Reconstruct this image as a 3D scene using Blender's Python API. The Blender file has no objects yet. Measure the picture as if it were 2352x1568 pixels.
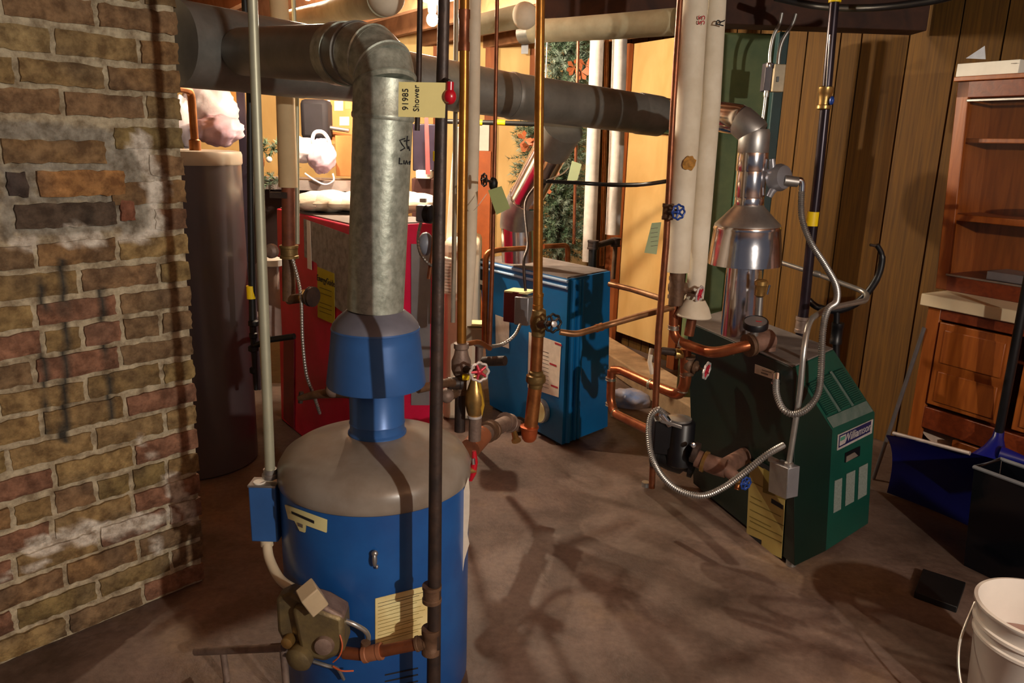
import bpy, math, random
from mathutils import Vector as V, Matrix, noise
random.seed(7)
C = bpy.context.scene.collection
sc = bpy.context.scene
PI = math.pi
# ------------------------------------------------------------------ camera
F, HC, RO, H = 1765.0, 450.0, math.atan(.028), 1.55
P = math.atan(HC / F); cp, sp = math.cos(P), math.sin(P)
cr, sr = math.cos(RO), math.sin(RO)
def ray(px, py):
    u = px - 1176.; v = py - 784.
    a = u * cr + v * sr; b = -u * sr + v * cr
    return V((a, -b * sp + F * cp, -b * cp - F * sp))
def W(px, py, Y):
    d = ray(px, py); t = Y / d[1]
    return V((d[0] * t, Y, H + d[2] * t))
def G(px, py, z=0.0):
    d = ray(px, py); t = (z - H) / d[2]
    return V((d[0] * t, d[1] * t, z))
def proj(p):
    x, y, z = p[0], p[1], p[2] - H
    b = -y * sp - z * cp; c = y * cp - z * sp
    a, b = x * F / c, b * F / c
    return (1176 + a * cr - b * sr, 784 + a * sr + b * cr)
def R(px, py, Y, w):            # radius of a round thing that is w pixels wide at that depth
    p = W(px, py, Y)
    return .5 * w * (p.y * cp - (p.z - H) * sp) / F
cam = bpy.data.cameras.new('camera'); co = bpy.data.objects.new('camera', cam); C.objects.link(co)
cam.sensor_width = 36; cam.lens = 36 * F / 2352; cam.clip_start = .02
rt = V((1, 0, 0)) * cr + V((0, sp, cp)) * sr
fw = V((0, cp, -sp)); up = rt.cross(fw)
M = Matrix((rt, up, -fw)).transposed().to_4x4(); M.translation = V((0, 0, H))
co.matrix_world = M
sc.camera = co
cam.dof.use_dof = False
sc.view_settings.view_transform = 'Standard'; sc.view_settings.look = 'None'
sc.view_settings.gamma = 1; sc.view_settings.use_curve_mapping = False
sc.view_settings.exposure = 0.0
# ------------------------------------------------------------------ materials
def lin(c):
    return tuple(((v / 255) / 12.92 if v / 255 <= .04045 else ((v / 255 + .055) / 1.055) ** 2.4) for v in c)
MC = {}
def mat(name, rgb, rough=.5, metal=0., amt=.15, scale=12., bump=0., bscale=None, rgb2=None, emit=0., alpha=1., coat=0., spec=.5, stretch=(1, 1, 1), attr=None, ravar=.0, trans=0.):
    if name in MC: return MC[name]
    m = bpy.data.materials.new(name); m.use_nodes = True
    nt = m.node_tree; N = nt.nodes; L = nt.links
    b = N['Principled BSDF']
    tc = N.new('ShaderNodeTexCoord'); mp = N.new('ShaderNodeMapping'); mp.inputs['Scale'].default_value = stretch
    L.new(tc.outputs['Object'], mp.inputs['Vector'])
    nz = N.new('ShaderNodeTexNoise'); nz.inputs['Scale'].default_value = scale; nz.inputs['Detail'].default_value = 6
    nz.inputs['Roughness'].default_value = .62
    L.new(mp.outputs[0], nz.inputs['Vector'])
    c = lin(rgb)
    if rgb2: a1, a2 = c, lin(rgb2)
    else: a1 = tuple(x * (1 - amt) for x in c); a2 = tuple(min(1, x * (1 + amt)) for x in c)
    rp = N.new('ShaderNodeValToRGB')
    rp.color_ramp.elements[0].position = .36; rp.color_ramp.elements[1].position = .64
    rp.color_ramp.elements[0].color = (*a1, 1); rp.color_ramp.elements[1].color = (*a2, 1)
    L.new(nz.outputs['Fac'], rp.inputs[0])
    out = rp.outputs[0]
    if attr:
        at = N.new('ShaderNodeAttribute'); at.attribute_name = attr
        mx = N.new('ShaderNodeMix'); mx.data_type = 'RGBA'; mx.blend_type = 'MULTIPLY'; mx.inputs[0].default_value = 1
        L.new(at.outputs['Color'], mx.inputs[6]); L.new(out, mx.inputs[7]); out = mx.outputs[2]
    L.new(out, b.inputs['Base Color'])
    b.inputs['Roughness'].default_value = rough; b.inputs['Metallic'].default_value = metal
    b.inputs['Specular IOR Level'].default_value = spec
    b.inputs['Coat Weight'].default_value = coat; b.inputs['Coat Roughness'].default_value = .15
    if trans: b.inputs['Transmission Weight'].default_value = trans
    if ravar:
        mr = N.new('ShaderNodeMapRange'); mr.inputs[3].default_value = max(.02, rough - ravar); mr.inputs[4].default_value = min(1, rough + ravar)
        L.new(nz.outputs['Fac'], mr.inputs[0]); L.new(mr.outputs[0], b.inputs['Roughness'])
    if alpha < 1: b.inputs['Alpha'].default_value = alpha
    if emit:
        b.inputs['Emission Color'].default_value = (*c, 1); b.inputs['Emission Strength'].default_value = emit
    if bump:
        n2 = N.new('ShaderNodeTexNoise'); n2.inputs['Scale'].default_value = bscale or scale * 3; n2.inputs['Detail'].default_value = 5
        L.new(mp.outputs[0], n2.inputs['Vector'])
        bp = N.new('ShaderNodeBump'); bp.inputs['Strength'].default_value = bump; bp.inputs['Distance'].default_value = .02
        L.new(n2.outputs['Fac'], bp.inputs['Height']); L.new(bp.outputs[0], b.inputs['Normal'])
    MC[name] = m
    return m
def wood(name, c1, c2, rough=.5, scale=5., grain=(14, 14, .8), bump=.1, dist=2.5):
    m = bpy.data.materials.new(name); m.use_nodes = True
    nt = m.node_tree; N = nt.nodes; L = nt.links; b = N['Principled BSDF']
    tc = N.new('ShaderNodeTexCoord'); mp = N.new('ShaderNodeMapping'); mp.inputs['Scale'].default_value = grain
    L.new(tc.outputs['Object'], mp.inputs['Vector'])
    nz = N.new('ShaderNodeTexNoise'); nz.inputs['Scale'].default_value = scale; nz.inputs['Detail'].default_value = 7; nz.inputs['Distortion'].default_value = dist * .3
    L.new(mp.outputs[0], nz.inputs['Vector'])
    n3 = N.new('ShaderNodeTexNoise'); n3.inputs['Scale'].default_value = 1.3
    L.new(tc.outputs['Object'], n3.inputs['Vector'])
    rp = N.new('ShaderNodeValToRGB'); rp.color_ramp.elements[0].position = .3; rp.color_ramp.elements[1].position = .7
    rp.color_ramp.elements[0].color = (*lin(c1), 1); rp.color_ramp.elements[1].color = (*lin(c2), 1)
    L.new(nz.outputs['Fac'], rp.inputs[0])
    mx = N.new('ShaderNodeMix'); mx.data_type = 'RGBA'; mx.blend_type = 'MULTIPLY'; mx.inputs[0].default_value = .5
    L.new(rp.outputs[0], mx.inputs[6]); L.new(n3.outputs['Color'], mx.inputs[7])
    rg = N.new('ShaderNodeMapRange'); rg.inputs[3].default_value = .75; rg.inputs[4].default_value = 1.25
    L.new(n3.outputs['Fac'], rg.inputs[0])
    vm = N.new('ShaderNodeMix'); vm.data_type = 'RGBA'; vm.blend_type = 'MULTIPLY'; vm.inputs[0].default_value = 1
    L.new(rp.outputs[0], vm.inputs[6]); L.new(rg.outputs[0], vm.inputs[7])
    L.new(vm.outputs[2], b.inputs['Base Color'])
    b.inputs['Roughness'].default_value = rough
    bp = N.new('ShaderNodeBump'); bp.inputs['Strength'].default_value = bump; bp.inputs['Distance'].default_value = .01
    L.new(nz.outputs['Fac'], bp.inputs['Height']); L.new(bp.outputs[0], b.inputs['Normal'])
    return m
galv = mat('galvanised_steel', (140, 145, 132), .42, .45, .22, 44, .06, 60, rgb2=(180, 185, 172), ravar=.12)
galvd = mat('dull_flue_steel', (122, 121, 116), .5, .45, .16, 9, .05, 70, ravar=.1)
shiny = mat('bright_aluminium', (226, 222, 224), .17, 1., .05, 9, .03, 16, ravar=.05)
chrome = mat('chrome', (220, 220, 225), .15, 1., .05, 9)
steel = mat('dull_zinc', (165, 163, 160), .4, .85, .12, 18)
emt = mat('conduit_zinc', (182, 182, 178), .35, .8, .1, 14)
emtg = mat('greenish_conduit', (168, 168, 146), .45, .35, .1, 10)
copper = mat('aged_copper', (150, 92, 52), .36, .75, .3, 16, .04, ravar=.1, rgb2=(186, 122, 70))
copperg = mat('golden_copper', (188, 130, 55), .34, .75, .3, 10, .04, rgb2=(150, 100, 44), ravar=.1)
copperd = mat('dark_copper', (112, 66, 44), .4, .6, .3, 14, .05, rgb2=(150, 88, 56))
solder = mat('solder', (190, 185, 170), .3, .9, .1, 20)
iron = mat('black_iron_pipe', (48, 40, 38), .5, .35, .3, 22, .08, rgb2=(70, 54, 46))
rust = mat('rusty_iron', (84, 60, 44), .6, .3, .3, 18, .15, rgb2=(112, 84, 62))
castg = mat('grey_cast_iron', (112, 92, 82), .55, .3, .3, 20, .12, rgb2=(140, 120, 108))
brass = mat('brass', (178, 142, 84), .35, .8, .2, 18, .04)
blue = mat('tank_blue_enamel', (28, 88, 158), .36, .0, .12, 5, .015, 9, rgb2=(24, 74, 140), coat=.15)
blueh = mat('hood_blue_enamel', (52, 96, 158), .34, .15, .1, 6, .02, 9)
greytop = mat('dusty_grey_enamel', (140, 132, 122), .34, .0, .14, 6, .03, 10, rgb2=(118, 106, 94), coat=.15)
hoodtop = mat('dusty_hood_shoulder', (104, 104, 116), .55, .1, .15, 8)
bblue = mat('boiler_blue_paint', (4, 106, 168), .42, 0, .12, 4, .02, rgb2=(4, 92, 150))
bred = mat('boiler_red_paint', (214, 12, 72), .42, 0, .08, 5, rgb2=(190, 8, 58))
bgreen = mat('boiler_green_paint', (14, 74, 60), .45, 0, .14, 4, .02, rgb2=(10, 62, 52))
dusty = mat('dusty_grey_top', (120, 112, 108), .7, 0, .2, 7, .03, rgb2=(92, 82, 78))
dustg = mat('dust_film_on_green', (92, 104, 98), .75, 0, .2, 14, rgb2=(66, 88, 80))
white = mat('white_paint', (226, 220, 208), .6, 0, .06, 9)
insul = mat('white_pipe_insulation', (226, 216, 196), .75, 0, .08, 5, .05, 14, rgb2=(206, 192, 168))
insulg = mat('old_canvas_insulation', (176, 170, 144), .8, 0, .1, 6, .1, 20, rgb2=(152, 146, 120))
insulb = mat('beige_pipe_insulation', (196, 172, 134), .8, 0, .08, 6, .05)
paper = mat('paper', (216, 204, 186), .85, 0, .08, 30)
oldpaper = mat('yellowed_paper', (226, 214, 158), .85, 0, .12, 9, rgb2=(206, 182, 120))
tagy = mat('manila_tag', (220, 208, 140), .8, 0, .05, 7)
tagg = mat('green_tag', (160, 172, 112), .8, 0, .06, 7)
tagp = mat('pale_green_tag', (168, 182, 140), .8, 0, .06, 7)
yellow = mat('yellow_label', (206, 178, 60), .6, 0, .06, 9)
yellowb = mat('yellow_band', (240, 205, 10), .5, 0, .05, 9)
yellowg = mat('energy_yellow', (176, 160, 16), .6, 0, .08, 9)
ink = mat('black_ink', (24, 22, 26), .8)
inkr = mat('red_ink', (170, 40, 50), .8)
inkg = mat('grey_print', (110, 100, 92), .8)
inko = mat('ochre_print', (120, 104, 40), .8)
blackp = mat('black_plastic', (16, 16, 20), .4, 0, .2, 10)
blackpaint = mat('black_paint', (14, 14, 15), .5, .1, .2, 10, .05)
redh = mat('red_handle', (178, 14, 34), .3, 0, .1, 10, coat=.3)
redw = mat('wheel_red', (190, 40, 60), .4, .2, .2, 30)
whw = mat('wheel_white_metal', (214, 206, 202), .35, .4, .15, 30)
bluew = mat('wheel_blue', (28, 62, 140), .4, .2, .2, 30)
beige = mat('beige_plastic', (200, 184, 156), .6, 0, .06, 9)
cream = mat('cream_plate', (226, 220, 160), .5, 0, .05, 9)
greybox = mat('grey_box_metal', (150, 150, 156), .4, .6, .1, 9)
tanbox = mat('tan_cover', (172, 154, 124), .6, 0, .1, 9)
valvebody = mat('valve_cast_body', (124, 108, 72), .5, .45, .25, 16, .12, rgb2=(96, 84, 62))
heaterg = mat('grey_enamel_heater', (84, 75, 77), .3, .1, .08, 4, coat=.3)
heatertop = mat('heater_lid', (190, 176, 158), .4, .1, .06, 6)
bag = mat('white_plastic_bag', (226, 216, 220), .35, 0, .08, 8, .35, 9, rgb2=(216, 206, 210))
bagp = mat('pink_print_bag', (222, 200, 214), .4, 0, .12, 5, .3, 9, rgb2=(206, 170, 188))
garl = mat('green_needles', (50, 84, 52), .7, 0, .4, 20, rgb2=(120, 140, 116))
garl2 = mat('frosted_needles', (110, 132, 112), .6, 0, .4, 20, rgb2=(160, 172, 158))
orangeb = mat('orange_ribbon', (176, 96, 56), .6, 0, .2, 12)
card = mat('cardboard', (184, 120, 66), .8, 0, .1, 8)
cardl = mat('light_cardboard', (214, 160, 86), .8, 0, .1, 8)
wfloor = None
woodp = wood('panel_wood', (76, 48, 4), (108, 72, 10), .8, 3.2, (22, 22, .8), .02)
woodd = wood('dark_groove', (40, 26, 12), (54, 36, 16), .8)
woodj = wood('joist_wood', (120, 78, 48), (158, 108, 72), .8, 4, (2, 2, 2), .2)
woodb = wood('dark_beam_wood', (48, 26, 18), (74, 42, 26), .8, 4, (3, 3, 3), .2)
woodf = wood('subfloor_boards', (176, 128, 92), (204, 158, 120), .8, 4, (3, 3, 3), .1)
woodo = wood('oak_cabinet', (126, 62, 18), (158, 86, 30), .42, 4, (10, 10, 1), .05)
woodr = wood('reddish_oak', (96, 38, 15), (124, 54, 22), .42, 4, (1.5, 12, 12), .05)
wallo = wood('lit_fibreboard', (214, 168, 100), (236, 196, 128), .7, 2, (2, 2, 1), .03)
studw = wood('stud_wood', (132, 66, 28), (164, 92, 44), .7, 3, (9, 9, 1), .1)
olive = mat('olive_green_paint', (96, 106, 66), .7, 0, .18, 3, rgb2=(66, 84, 52))
# ------------------------------------------------------------------ mesh builder
def frame(d):
    d = V(d).normalized()
    a = d.cross(V((0, 0, 1)))
    if a.length < .05: a = d.cross(V((1, 0, 0)))
    a.normalize()
    return a, d.cross(a).normalized()
class MB:
    def __init__(s): s.v = []; s.f = []; s.m = []; s.col = None
    def add(s, vs, fs, m=0):
        o = len(s.v); s.v += [V(p) for p in vs]; s.f += [tuple(i + o for i in f) for f in fs]; s.m += [m] * len(fs); return s
    def hexa(s, b, t, m=0):            # bottom and top rings of corners
        n = len(b)
        fs = [tuple(range(n - 1, -1, -1)), tuple(range(n, 2 * n))] + [(i, (i + 1) % n, n + (i + 1) % n, n + i) for i in range(n)]
        return s.add(list(b) + list(t), fs, m)
    def box(s, c, x, y, z, m=0):        # centre and three half vectors
        c, x, y, z = V(c), V(x), V(y), V(z)
        b = [c - x - y - z, c + x - y - z, c + x + y - z, c - x + y - z]
        return s.hexa(b, [p + 2 * z for p in b], m)
    def tube(s, pts, r, n=16, m=0, cap=True, closed=False):
        pts = [V(p) for p in pts]
        if not hasattr(r, '__len__'): r = [r] * len(pts)
        k = len(pts); o = []; a = None
        for i, p in enumerate(pts):
            if closed: d = (pts[(i + 1) % k] - pts[i - 1])
            else: d = (pts[min(i + 1, k - 1)] - pts[max(i - 1, 0)])
            d.normalize()
            if a is None: a, b = frame(d)
            else:
                a = a - d * a.dot(d)
                if a.length < 1e-6: a, _ = frame(d)
                a.normalize(); b = d.cross(a)
            for j in range(n):
                t = 2 * PI * j / n; o.append(p + (a * math.cos(t) + b * math.sin(t)) * r[i])
        fs = []
        for i in range(k if closed else k - 1):
            i2 = (i + 1) % k
            for j in range(n): fs.append((i * n + j, i * n + (j + 1) % n, i2 * n + (j + 1) % n, i2 * n + j))
        if cap and not closed: fs += [tuple(range(n - 1, -1, -1)), tuple((k - 1) * n + j for j in range(n))]
        return s.add(o, fs, m)
    def lathe(s, o, d, prof, n=32, m=0, cap=True):
        d = V(d).normalized(); a, b = frame(d); o = V(o); vs = []
        for r, h in prof:
            for j in range(n):
                t = 2 * PI * j / n; vs.append(o + d * h + (a * math.cos(t) + b * math.sin(t)) * max(r, 1e-5))
        k = len(prof); fs = [(i * n + j, i * n + (j + 1) % n, (i + 1) * n + (j + 1) % n, (i + 1) * n + j) for i in range(k - 1) for j in range(n)]
        if cap: fs += [tuple(range(n - 1, -1, -1)), tuple((k - 1) * n + j for j in range(n))]
        return s.add(vs, fs, m)
    def ball(s, c, rad, n=10, m=0, amp=0., fr=3., seed=0, nr=14):
        c = V(c); rad = V(rad) if hasattr(rad, '__len__') else V((rad, rad, rad)); vs = []
        for i in range(n + 1):
            th = PI * i / n
            for j in range(nr):
                ph = 2 * PI * j / nr
                d = V((math.sin(th) * math.cos(ph), math.sin(th) * math.sin(ph), math.cos(th)))
                k = 1 + (amp * noise.fractal(d * fr + V((seed, seed * 2, 0)), 1., 2., 3) if amp else 0)
                vs.append(c + V((d.x * rad.x, d.y * rad.y, d.z * rad.z)) * k)
        fs = [(i * nr + j, i * nr + (j + 1) % nr, (i + 1) * nr + (j + 1) % nr, (i + 1) * nr + j) for i in range(n) for j in range(nr)]
        return s.add(vs, [f[::-1] for f in fs], m)
    def sheet(s, c, th, m=0):           # flat polygon given by corners, with thickness
        c = [V(p) for p in c]; nn = (c[1] - c[0]).cross(c[2] - c[0]).normalized() * th
        return s.hexa(c, [p + nn for p in c], m)
    def build(s, name, mt, parent=None, label=None, cat=None, group=None, kind=None, bev=0., smooth=38, origin=None):
        if parent is not None: o = world(parent)
        elif origin is not None: o = V(origin)
        else:
            zs = min(p.z for p in s.v)
            o = V(((min(p.x for p in s.v) + max(p.x for p in s.v)) / 2, (min(p.y for p in s.v) + max(p.y for p in s.v)) / 2, zs))
        me = bpy.data.meshes.new(name)
        me.from_pydata([p - o for p in s.v], [], s.f); me.update()
        for x in (mt if isinstance(mt, (list, tuple)) else [mt]): me.materials.append(x)
        me.polygons.foreach_set('material_index', s.m)
        me.polygons.foreach_set('use_smooth', [True] * len(s.f))
        if smooth < 180: me.set_sharp_from_angle(angle=math.radians(smooth))
        if s.col:
            ca = me.color_attributes.new('Col', 'FLOAT_COLOR', 'POINT')
            for i, c in enumerate(s.col): ca.data[i].color = (*c, 1)
        ob = bpy.data.objects.new(name, me); C.objects.link(ob)
        if parent is not None: ob.parent = parent
        else: ob.location = o
        ORG[ob.name] = o
        if bev:
            bm = ob.modifiers.new('bevel', 'BEVEL'); bm.width = bev; bm.segments = 2; bm.limit_method = 'ANGLE'; bm.angle_limit = math.radians(40)
        for k, x in (('label', label), ('category', cat), ('group', group), ('kind', kind)):
            if x: ob[k] = x
        return ob
ORG = {}
def world(o): return ORG[o.name]
def thing(name, label, cat, loc, group=None):
    o = bpy.data.objects.new(name, None); C.objects.link(o); o.location = loc; ORG[o.name] = V(loc)
    o.empty_display_size = .05
    o['label'] = label; o['category'] = cat
    if group: o['group'] = group
    return o
def bend(pts, r, n=6):                  # round the corners of a polyline; pts of (V, radius)
    out = [pts[0]]
    for i in range(1, len(pts) - 1):
        p0, p, p1 = pts[i - 1][0], pts[i][0], pts[i + 1][0]
        a = (p0 - p); b = (p1 - p); k = min(r, a.length * .49, b.length * .49)
        A = p + a.normalized() * k; B = p + b.normalized() * k
        for j in range(n + 1):
            t = j / n; out.append((A * (1 - t) ** 2 + p * 2 * t * (1 - t) + B * t * t, pts[i][1]))
    out.append(pts[-1]); return out
def PW(l):                              # [(px,py,Y,width_px)] -> [(point, radius)]
    return [(W(a, b, c), R(a, b, c, w)) for a, b, c, w in l]
def run(name, mt, l, parent=None, bd=0., n=16, **k):
    q = bend(PW(l), bd) if bd else PW(l)
    return MB().tube([p for p, _ in q], [r for _, r in q], n).build(name, mt, parent, **k)
def spline(ps, n=10):
    out = []; k = len(ps)
    for i in range(k - 1):
        p0, p1, p2, p3 = ps[max(i - 1, 0)], ps[i], ps[i + 1], ps[min(i + 2, k - 1)]
        for j in range(n):
            t = j / n
            out.append(.5 * ((2 * p1) + (p2 - p0) * t + (2 * p0 - 5 * p1 + 4 * p2 - p3) * t * t + (3 * p1 - p0 - 3 * p2 + p3) * t ** 3))
    out.append(ps[-1]); return out
def resample(ps, step):
    out = [ps[0]]; acc = 0.
    for a, b in zip(ps, ps[1:]):
        L = (b - a).length
        while acc + L >= step:
            t = (step - acc) / L if L else 0
            a = a + (b - a) * t; out.append(a.copy()); L = (b - a).length; acc = 0.
        acc += L
    return out
def flex(name, l, w, mt, parent=None, ridge=.0055, amp=.13, **k):   # corrugated metal hose
    ps = resample(spline([W(*q) for q in l]), ridge / 4)
    r = R(*l[len(l) // 2], w)
    return MB().tube(ps, [r * (1 + amp * (1, 0, -1, 0)[i % 4]) for i in range(len(ps))], 12).build(name, mt, parent, **k)
def smoothrun(name, mt, l, parent=None, n=12, **k):
    q = PW(l); ps = spline([p for p, _ in q]); rs = [q[min(i // 10, len(q) - 1)][1] for i in range(len(ps))]
    return MB().tube(ps, rs, n).build(name, mt, parent, **k)
def fit(parent, p, d, r, L, mt=None, name='coupling', lip=1.25):  # pipe coupling with rolled rims
    mb = MB(); d = V(d).normalized()
    mb.lathe(V(p) - d * L / 2, d, [(r * 1.0, 0), (r * lip, 0), (r * lip, L * .2), (r * (lip - .1), L * .24), (r * (lip - .1), L * .76), (r * lip, L * .8), (r * lip, L), (r * 1.0, L)], 20)
    return mb.build(name, mt or rust, parent)
def wheel(parent, p, d, rad, mt, mt2=None, name='handwheel', k=8):
    d = V(d).normalized(); a, b = frame(d); p = V(p); mb = MB(); n = 48; ps = []
    for i in range(n):
        t = 2 * PI * i / n; rr = rad * (1 + .07 * math.cos(k * t)); ps.append(p + (a * math.cos(t) + b * math.sin(t)) * rr)
    mb.tube(ps, rad * .15, 8, 0, closed=True)
    for i in range(5):
        t = 2 * PI * i / 5; mb.tube([p, p + (a * math.cos(t) + b * math.sin(t)) * rad], [rad * .2, rad * .12], 8, 1)
    mb.lathe(p - d * rad * .25, d, [(rad * .3, 0), (rad * .3, rad * .4), (rad * .16, rad * .5)], 12, 1)
    for i in range(k):
        t = 2 * PI * i / k; mb.ball(p + (a * math.cos(t) + b * math.sin(t)) * rad * 1.06, rad * .17, 6, 0, nr=8)
    return mb.build(name, [mt, mt2 or mt], parent)
def gate_valve(parent, p, ax, hd, r, wr, body, w1, w2, reach=3.2):
    ax = V(ax).normalized(); hd = V(hd).normalized(); p = V(p); mb = MB()
    mb.lathe(p - ax * r * 2.2, ax, [(r * 1.1, 0), (r * 1.5, 0), (r * 1.5, r * .7), (r * 1.2, r * .9), (r * 1.55, r * 1.7), (r * 1.55, r * 2.7), (r * 1.2, r * 3.5), (r * 1.5, r * 3.7), (r * 1.5, r * 4.4), (r * 1.1, r * 4.4)], 20)
    mb.lathe(p, hd, [(r * 1.2, 0), (r * 1.2, r * 1.5), (r * 1.5, r * 1.6), (r * 1.5, r * 1.95), (r * .9, r * 2.1), (r * .7, r * 2.6), (r * .3, r * 2.7), (r * .3, r * reach)], 18)
    o = mb.build('valve_body', body, parent)
    wheel(parent, p + hd * r * reach, hd, wr, w1, w2)
    return o
def text(s, size, mt, o, x, y, name='lettering', parent=None, ext=.0006, align='CENTER'):
    cu = bpy.data.curves.new('txt', 'FONT'); cu.body = s; cu.size = size; cu.extrude = ext; cu.align_x = align; cu.align_y = 'CENTER'
    cu.resolution_u = 3
    t = bpy.data.objects.new('txt', cu); C.objects.link(t)
    bpy.context.view_layer.update()
    me = bpy.data.meshes.new_from_object(t.evaluated_get(bpy.context.evaluated_depsgraph_get()))
    C.objects.unlink(t); bpy.data.objects.remove(t)
    x = V(x).normalized(); z = x.cross(V(y)).normalized(); y = z.cross(x)
    mb = MB(); mb.add([V(o) + x * v.co.x + y * v.co.y + z * v.co.z for v in me.vertices], [tuple(p.vertices) for p in me.polygons])
    bpy.data.meshes.remove(me)
    return mb.build(name, mt, parent)
def struct(mb, name, mt, **k): return mb.build(name, mt, kind='structure', origin=(0, 0, 0), **k)
CZ = 2.30        # underside of the joists
def top_of(px, Y, py=0):   # continue a riser straight up from its pixel at the frame top to the ceiling
    p = W(px, py, Y); return V((p.x, p.y, CZ + .02))
# ------------------------------------------------------------------ floor
def concrete():
    m = bpy.data.materials.new('stained_concrete'); m.use_nodes = True
    nt = m.node_tree; N = nt.nodes; L = nt.links; b = N['Principled BSDF']
    tc = N.new('ShaderNodeTexCoord')
    def noi(sc, det=6, dist=0., rough=.6):
        n = N.new('ShaderNodeTexNoise'); n.inputs['Scale'].default_value = sc; n.inputs['Detail'].default_value = det
        n.inputs['Distortion'].default_value = dist; n.inputs['Roughness'].default_value = rough
        L.new(tc.outputs['Object'], n.inputs['Vector']); return n
    def ramp(n, st):
        r = N.new('ShaderNodeValToRGB'); e = r.color_ramp.elements
        e[0].position, e[1].position = st[0][0], st[-1][0]
        e[0].color, e[1].color = (*lin(st[0][1]), 1), (*lin(st[-1][1]), 1)
        for p, c in st[1:-1]:
            q = e.new(p); q.color = (*lin(c), 1)
        L.new(n.outputs['Fac'], r.inputs[0]); return r
    a = ramp(noi(1.2, 8, .2), [(.3, (84, 68, 56)), (.45, (108, 90, 80)), (.56, (124, 104, 94)), (.7, (136, 112, 86))])
    c = ramp(noi(4., 8, .25, .66), [(.36, (170, 154, 144)), (.5, (232, 226, 224)), (.64, (255, 255, 255))])
    d = ramp(noi(42., 5), [(.3, (200, 195, 190)), (.7, (255, 255, 255))])
    m1 = N.new('ShaderNodeMix'); m1.data_type = 'RGBA'; m1.blend_type = 'MULTIPLY'; m1.inputs[0].default_value = .75
    L.new(a.outputs[0], m1.inputs[6]); L.new(c.outputs[0], m1.inputs[7])
    m2 = N.new('ShaderNodeMix'); m2.data_type = 'RGBA'; m2.blend_type = 'MULTIPLY'; m2.inputs[0].default_value = .7
    L.new(m1.outputs[2], m2.inputs[6]); L.new(d.outputs[0], m2.inputs[7])
    L.new(m2.outputs[2], b.inputs['Base Color']); b.inputs['Roughness'].default_value = .62
    bp = N.new('ShaderNodeBump'); bp.inputs['Strength'].default_value = .25; bp.inputs['Distance'].default_value = .02
    L.new(c.outputs[0], bp.inputs['Height']); L.new(bp.outputs[0], b.inputs['Normal'])
    return m
conc = concrete()
mb = MB(); nx, ny = 60, 70
x0, x1, y0, y1 = -6.0, 4.6, -3.0, 8.2
mb.add([(x0 + (x1 - x0) * i / nx, y0 + (y1 - y0) * j / ny, 0) for j in range(ny + 1) for i in range(nx + 1)],
       [(j * (nx + 1) + i, j * (nx + 1) + i + 1, (j + 1) * (nx + 1) + i + 1, (j + 1) * (nx + 1) + i) for j in range(ny) for i in range(nx)])
for v in mb.v: v.z = -abs(.004 * noise.noise(v * 1.3))
struct(mb, 'floor', conc)
# ------------------------------------------------------------------ brick chimney wall at the left
B0 = V((-1.109, 2.43, 0)); BD = V((-.656, -.755, 0)).normalized(); BN = V((.755, -.656, 0)).normalized()
def send(z):                # how far the ragged right end of a course reaches
    s = 0.
    for _ in range(6):
        p = B0 + BD * s + V((0, 0, z)); q = proj(p); tgt = 405 + .05 * q[1]
        q2 = proj(p + BD * .01); s += (tgt - q[0]) / (q2[0] - q[0]) * .01
    return s
def seg(px, py, pts, w):
    best = 1e9
    for (ax, ay), (bx, by) in zip(pts, pts[1:]):
        dx, dy = bx - ax, by - ay; t = max(0, min(1, ((px - ax) * dx + (py - ay) * dy) / (dx * dx + dy * dy)))
        best = min(best, math.hypot(px - ax - dx * t, py - ay - dy * t))
    return best - w
def mix(a, b, t): t = max(0, min(1, t)); return tuple(x * (1 - t) + y * t for x, y in zip(a, b))
WHITE = [([(325, 322), (352, 400), (362, 450), (350, 520)], 22), ([(165, 545), (215, 548)], 24), ([(290, 545), (330, 548)], 14), ([(80, 1262), (170, 1232), (250, 1215)], 22),
         ([(250, 1215), (330, 1200), (395, 1185)], 14), ([(0, 1330), (110, 1285)], 9), ([(395, 1105), (415, 1150)], 16), ([(30, 560), (70, 560)], 14), ([(360, 1240), (368, 1260)], 12), ([(320, 1010), (350, 1045)], 7), ([(420, 1150), (440, 1190)], 10)]
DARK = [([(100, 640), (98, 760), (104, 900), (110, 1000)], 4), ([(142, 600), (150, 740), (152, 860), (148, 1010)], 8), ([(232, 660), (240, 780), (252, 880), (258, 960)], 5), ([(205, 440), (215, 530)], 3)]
CEM = [([(0, 300), (120, 305), (250, 318)], 20), ([(270, 370), (300, 420), (310, 500)], 38), ([(0, 385), (260, 385)], 8), ([(0, 458), (290, 455)], 8), ([(20, 400), (20, 540)], 14), ([(75, 400), (75, 450)], 9), ([(20, 530), (180, 530), (300, 512)], 8)]
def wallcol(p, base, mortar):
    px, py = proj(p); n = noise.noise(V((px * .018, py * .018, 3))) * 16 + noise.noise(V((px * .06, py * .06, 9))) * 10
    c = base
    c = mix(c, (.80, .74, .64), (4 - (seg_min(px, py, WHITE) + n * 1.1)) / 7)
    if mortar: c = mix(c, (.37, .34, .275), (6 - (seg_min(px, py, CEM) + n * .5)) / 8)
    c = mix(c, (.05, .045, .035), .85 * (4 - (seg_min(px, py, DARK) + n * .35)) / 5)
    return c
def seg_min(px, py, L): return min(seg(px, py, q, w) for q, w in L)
brm = mat('old_brick', (170, 160, 150), .85, 0, .3, 26, .5, 60, rgb2=(255, 255, 255), attr='Col')
mb = MB(); mb.col = []
LW = 2.3; dz = .012; nz_ = int(CZ / .012) + 1; ns = int(LW / .014)
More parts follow.
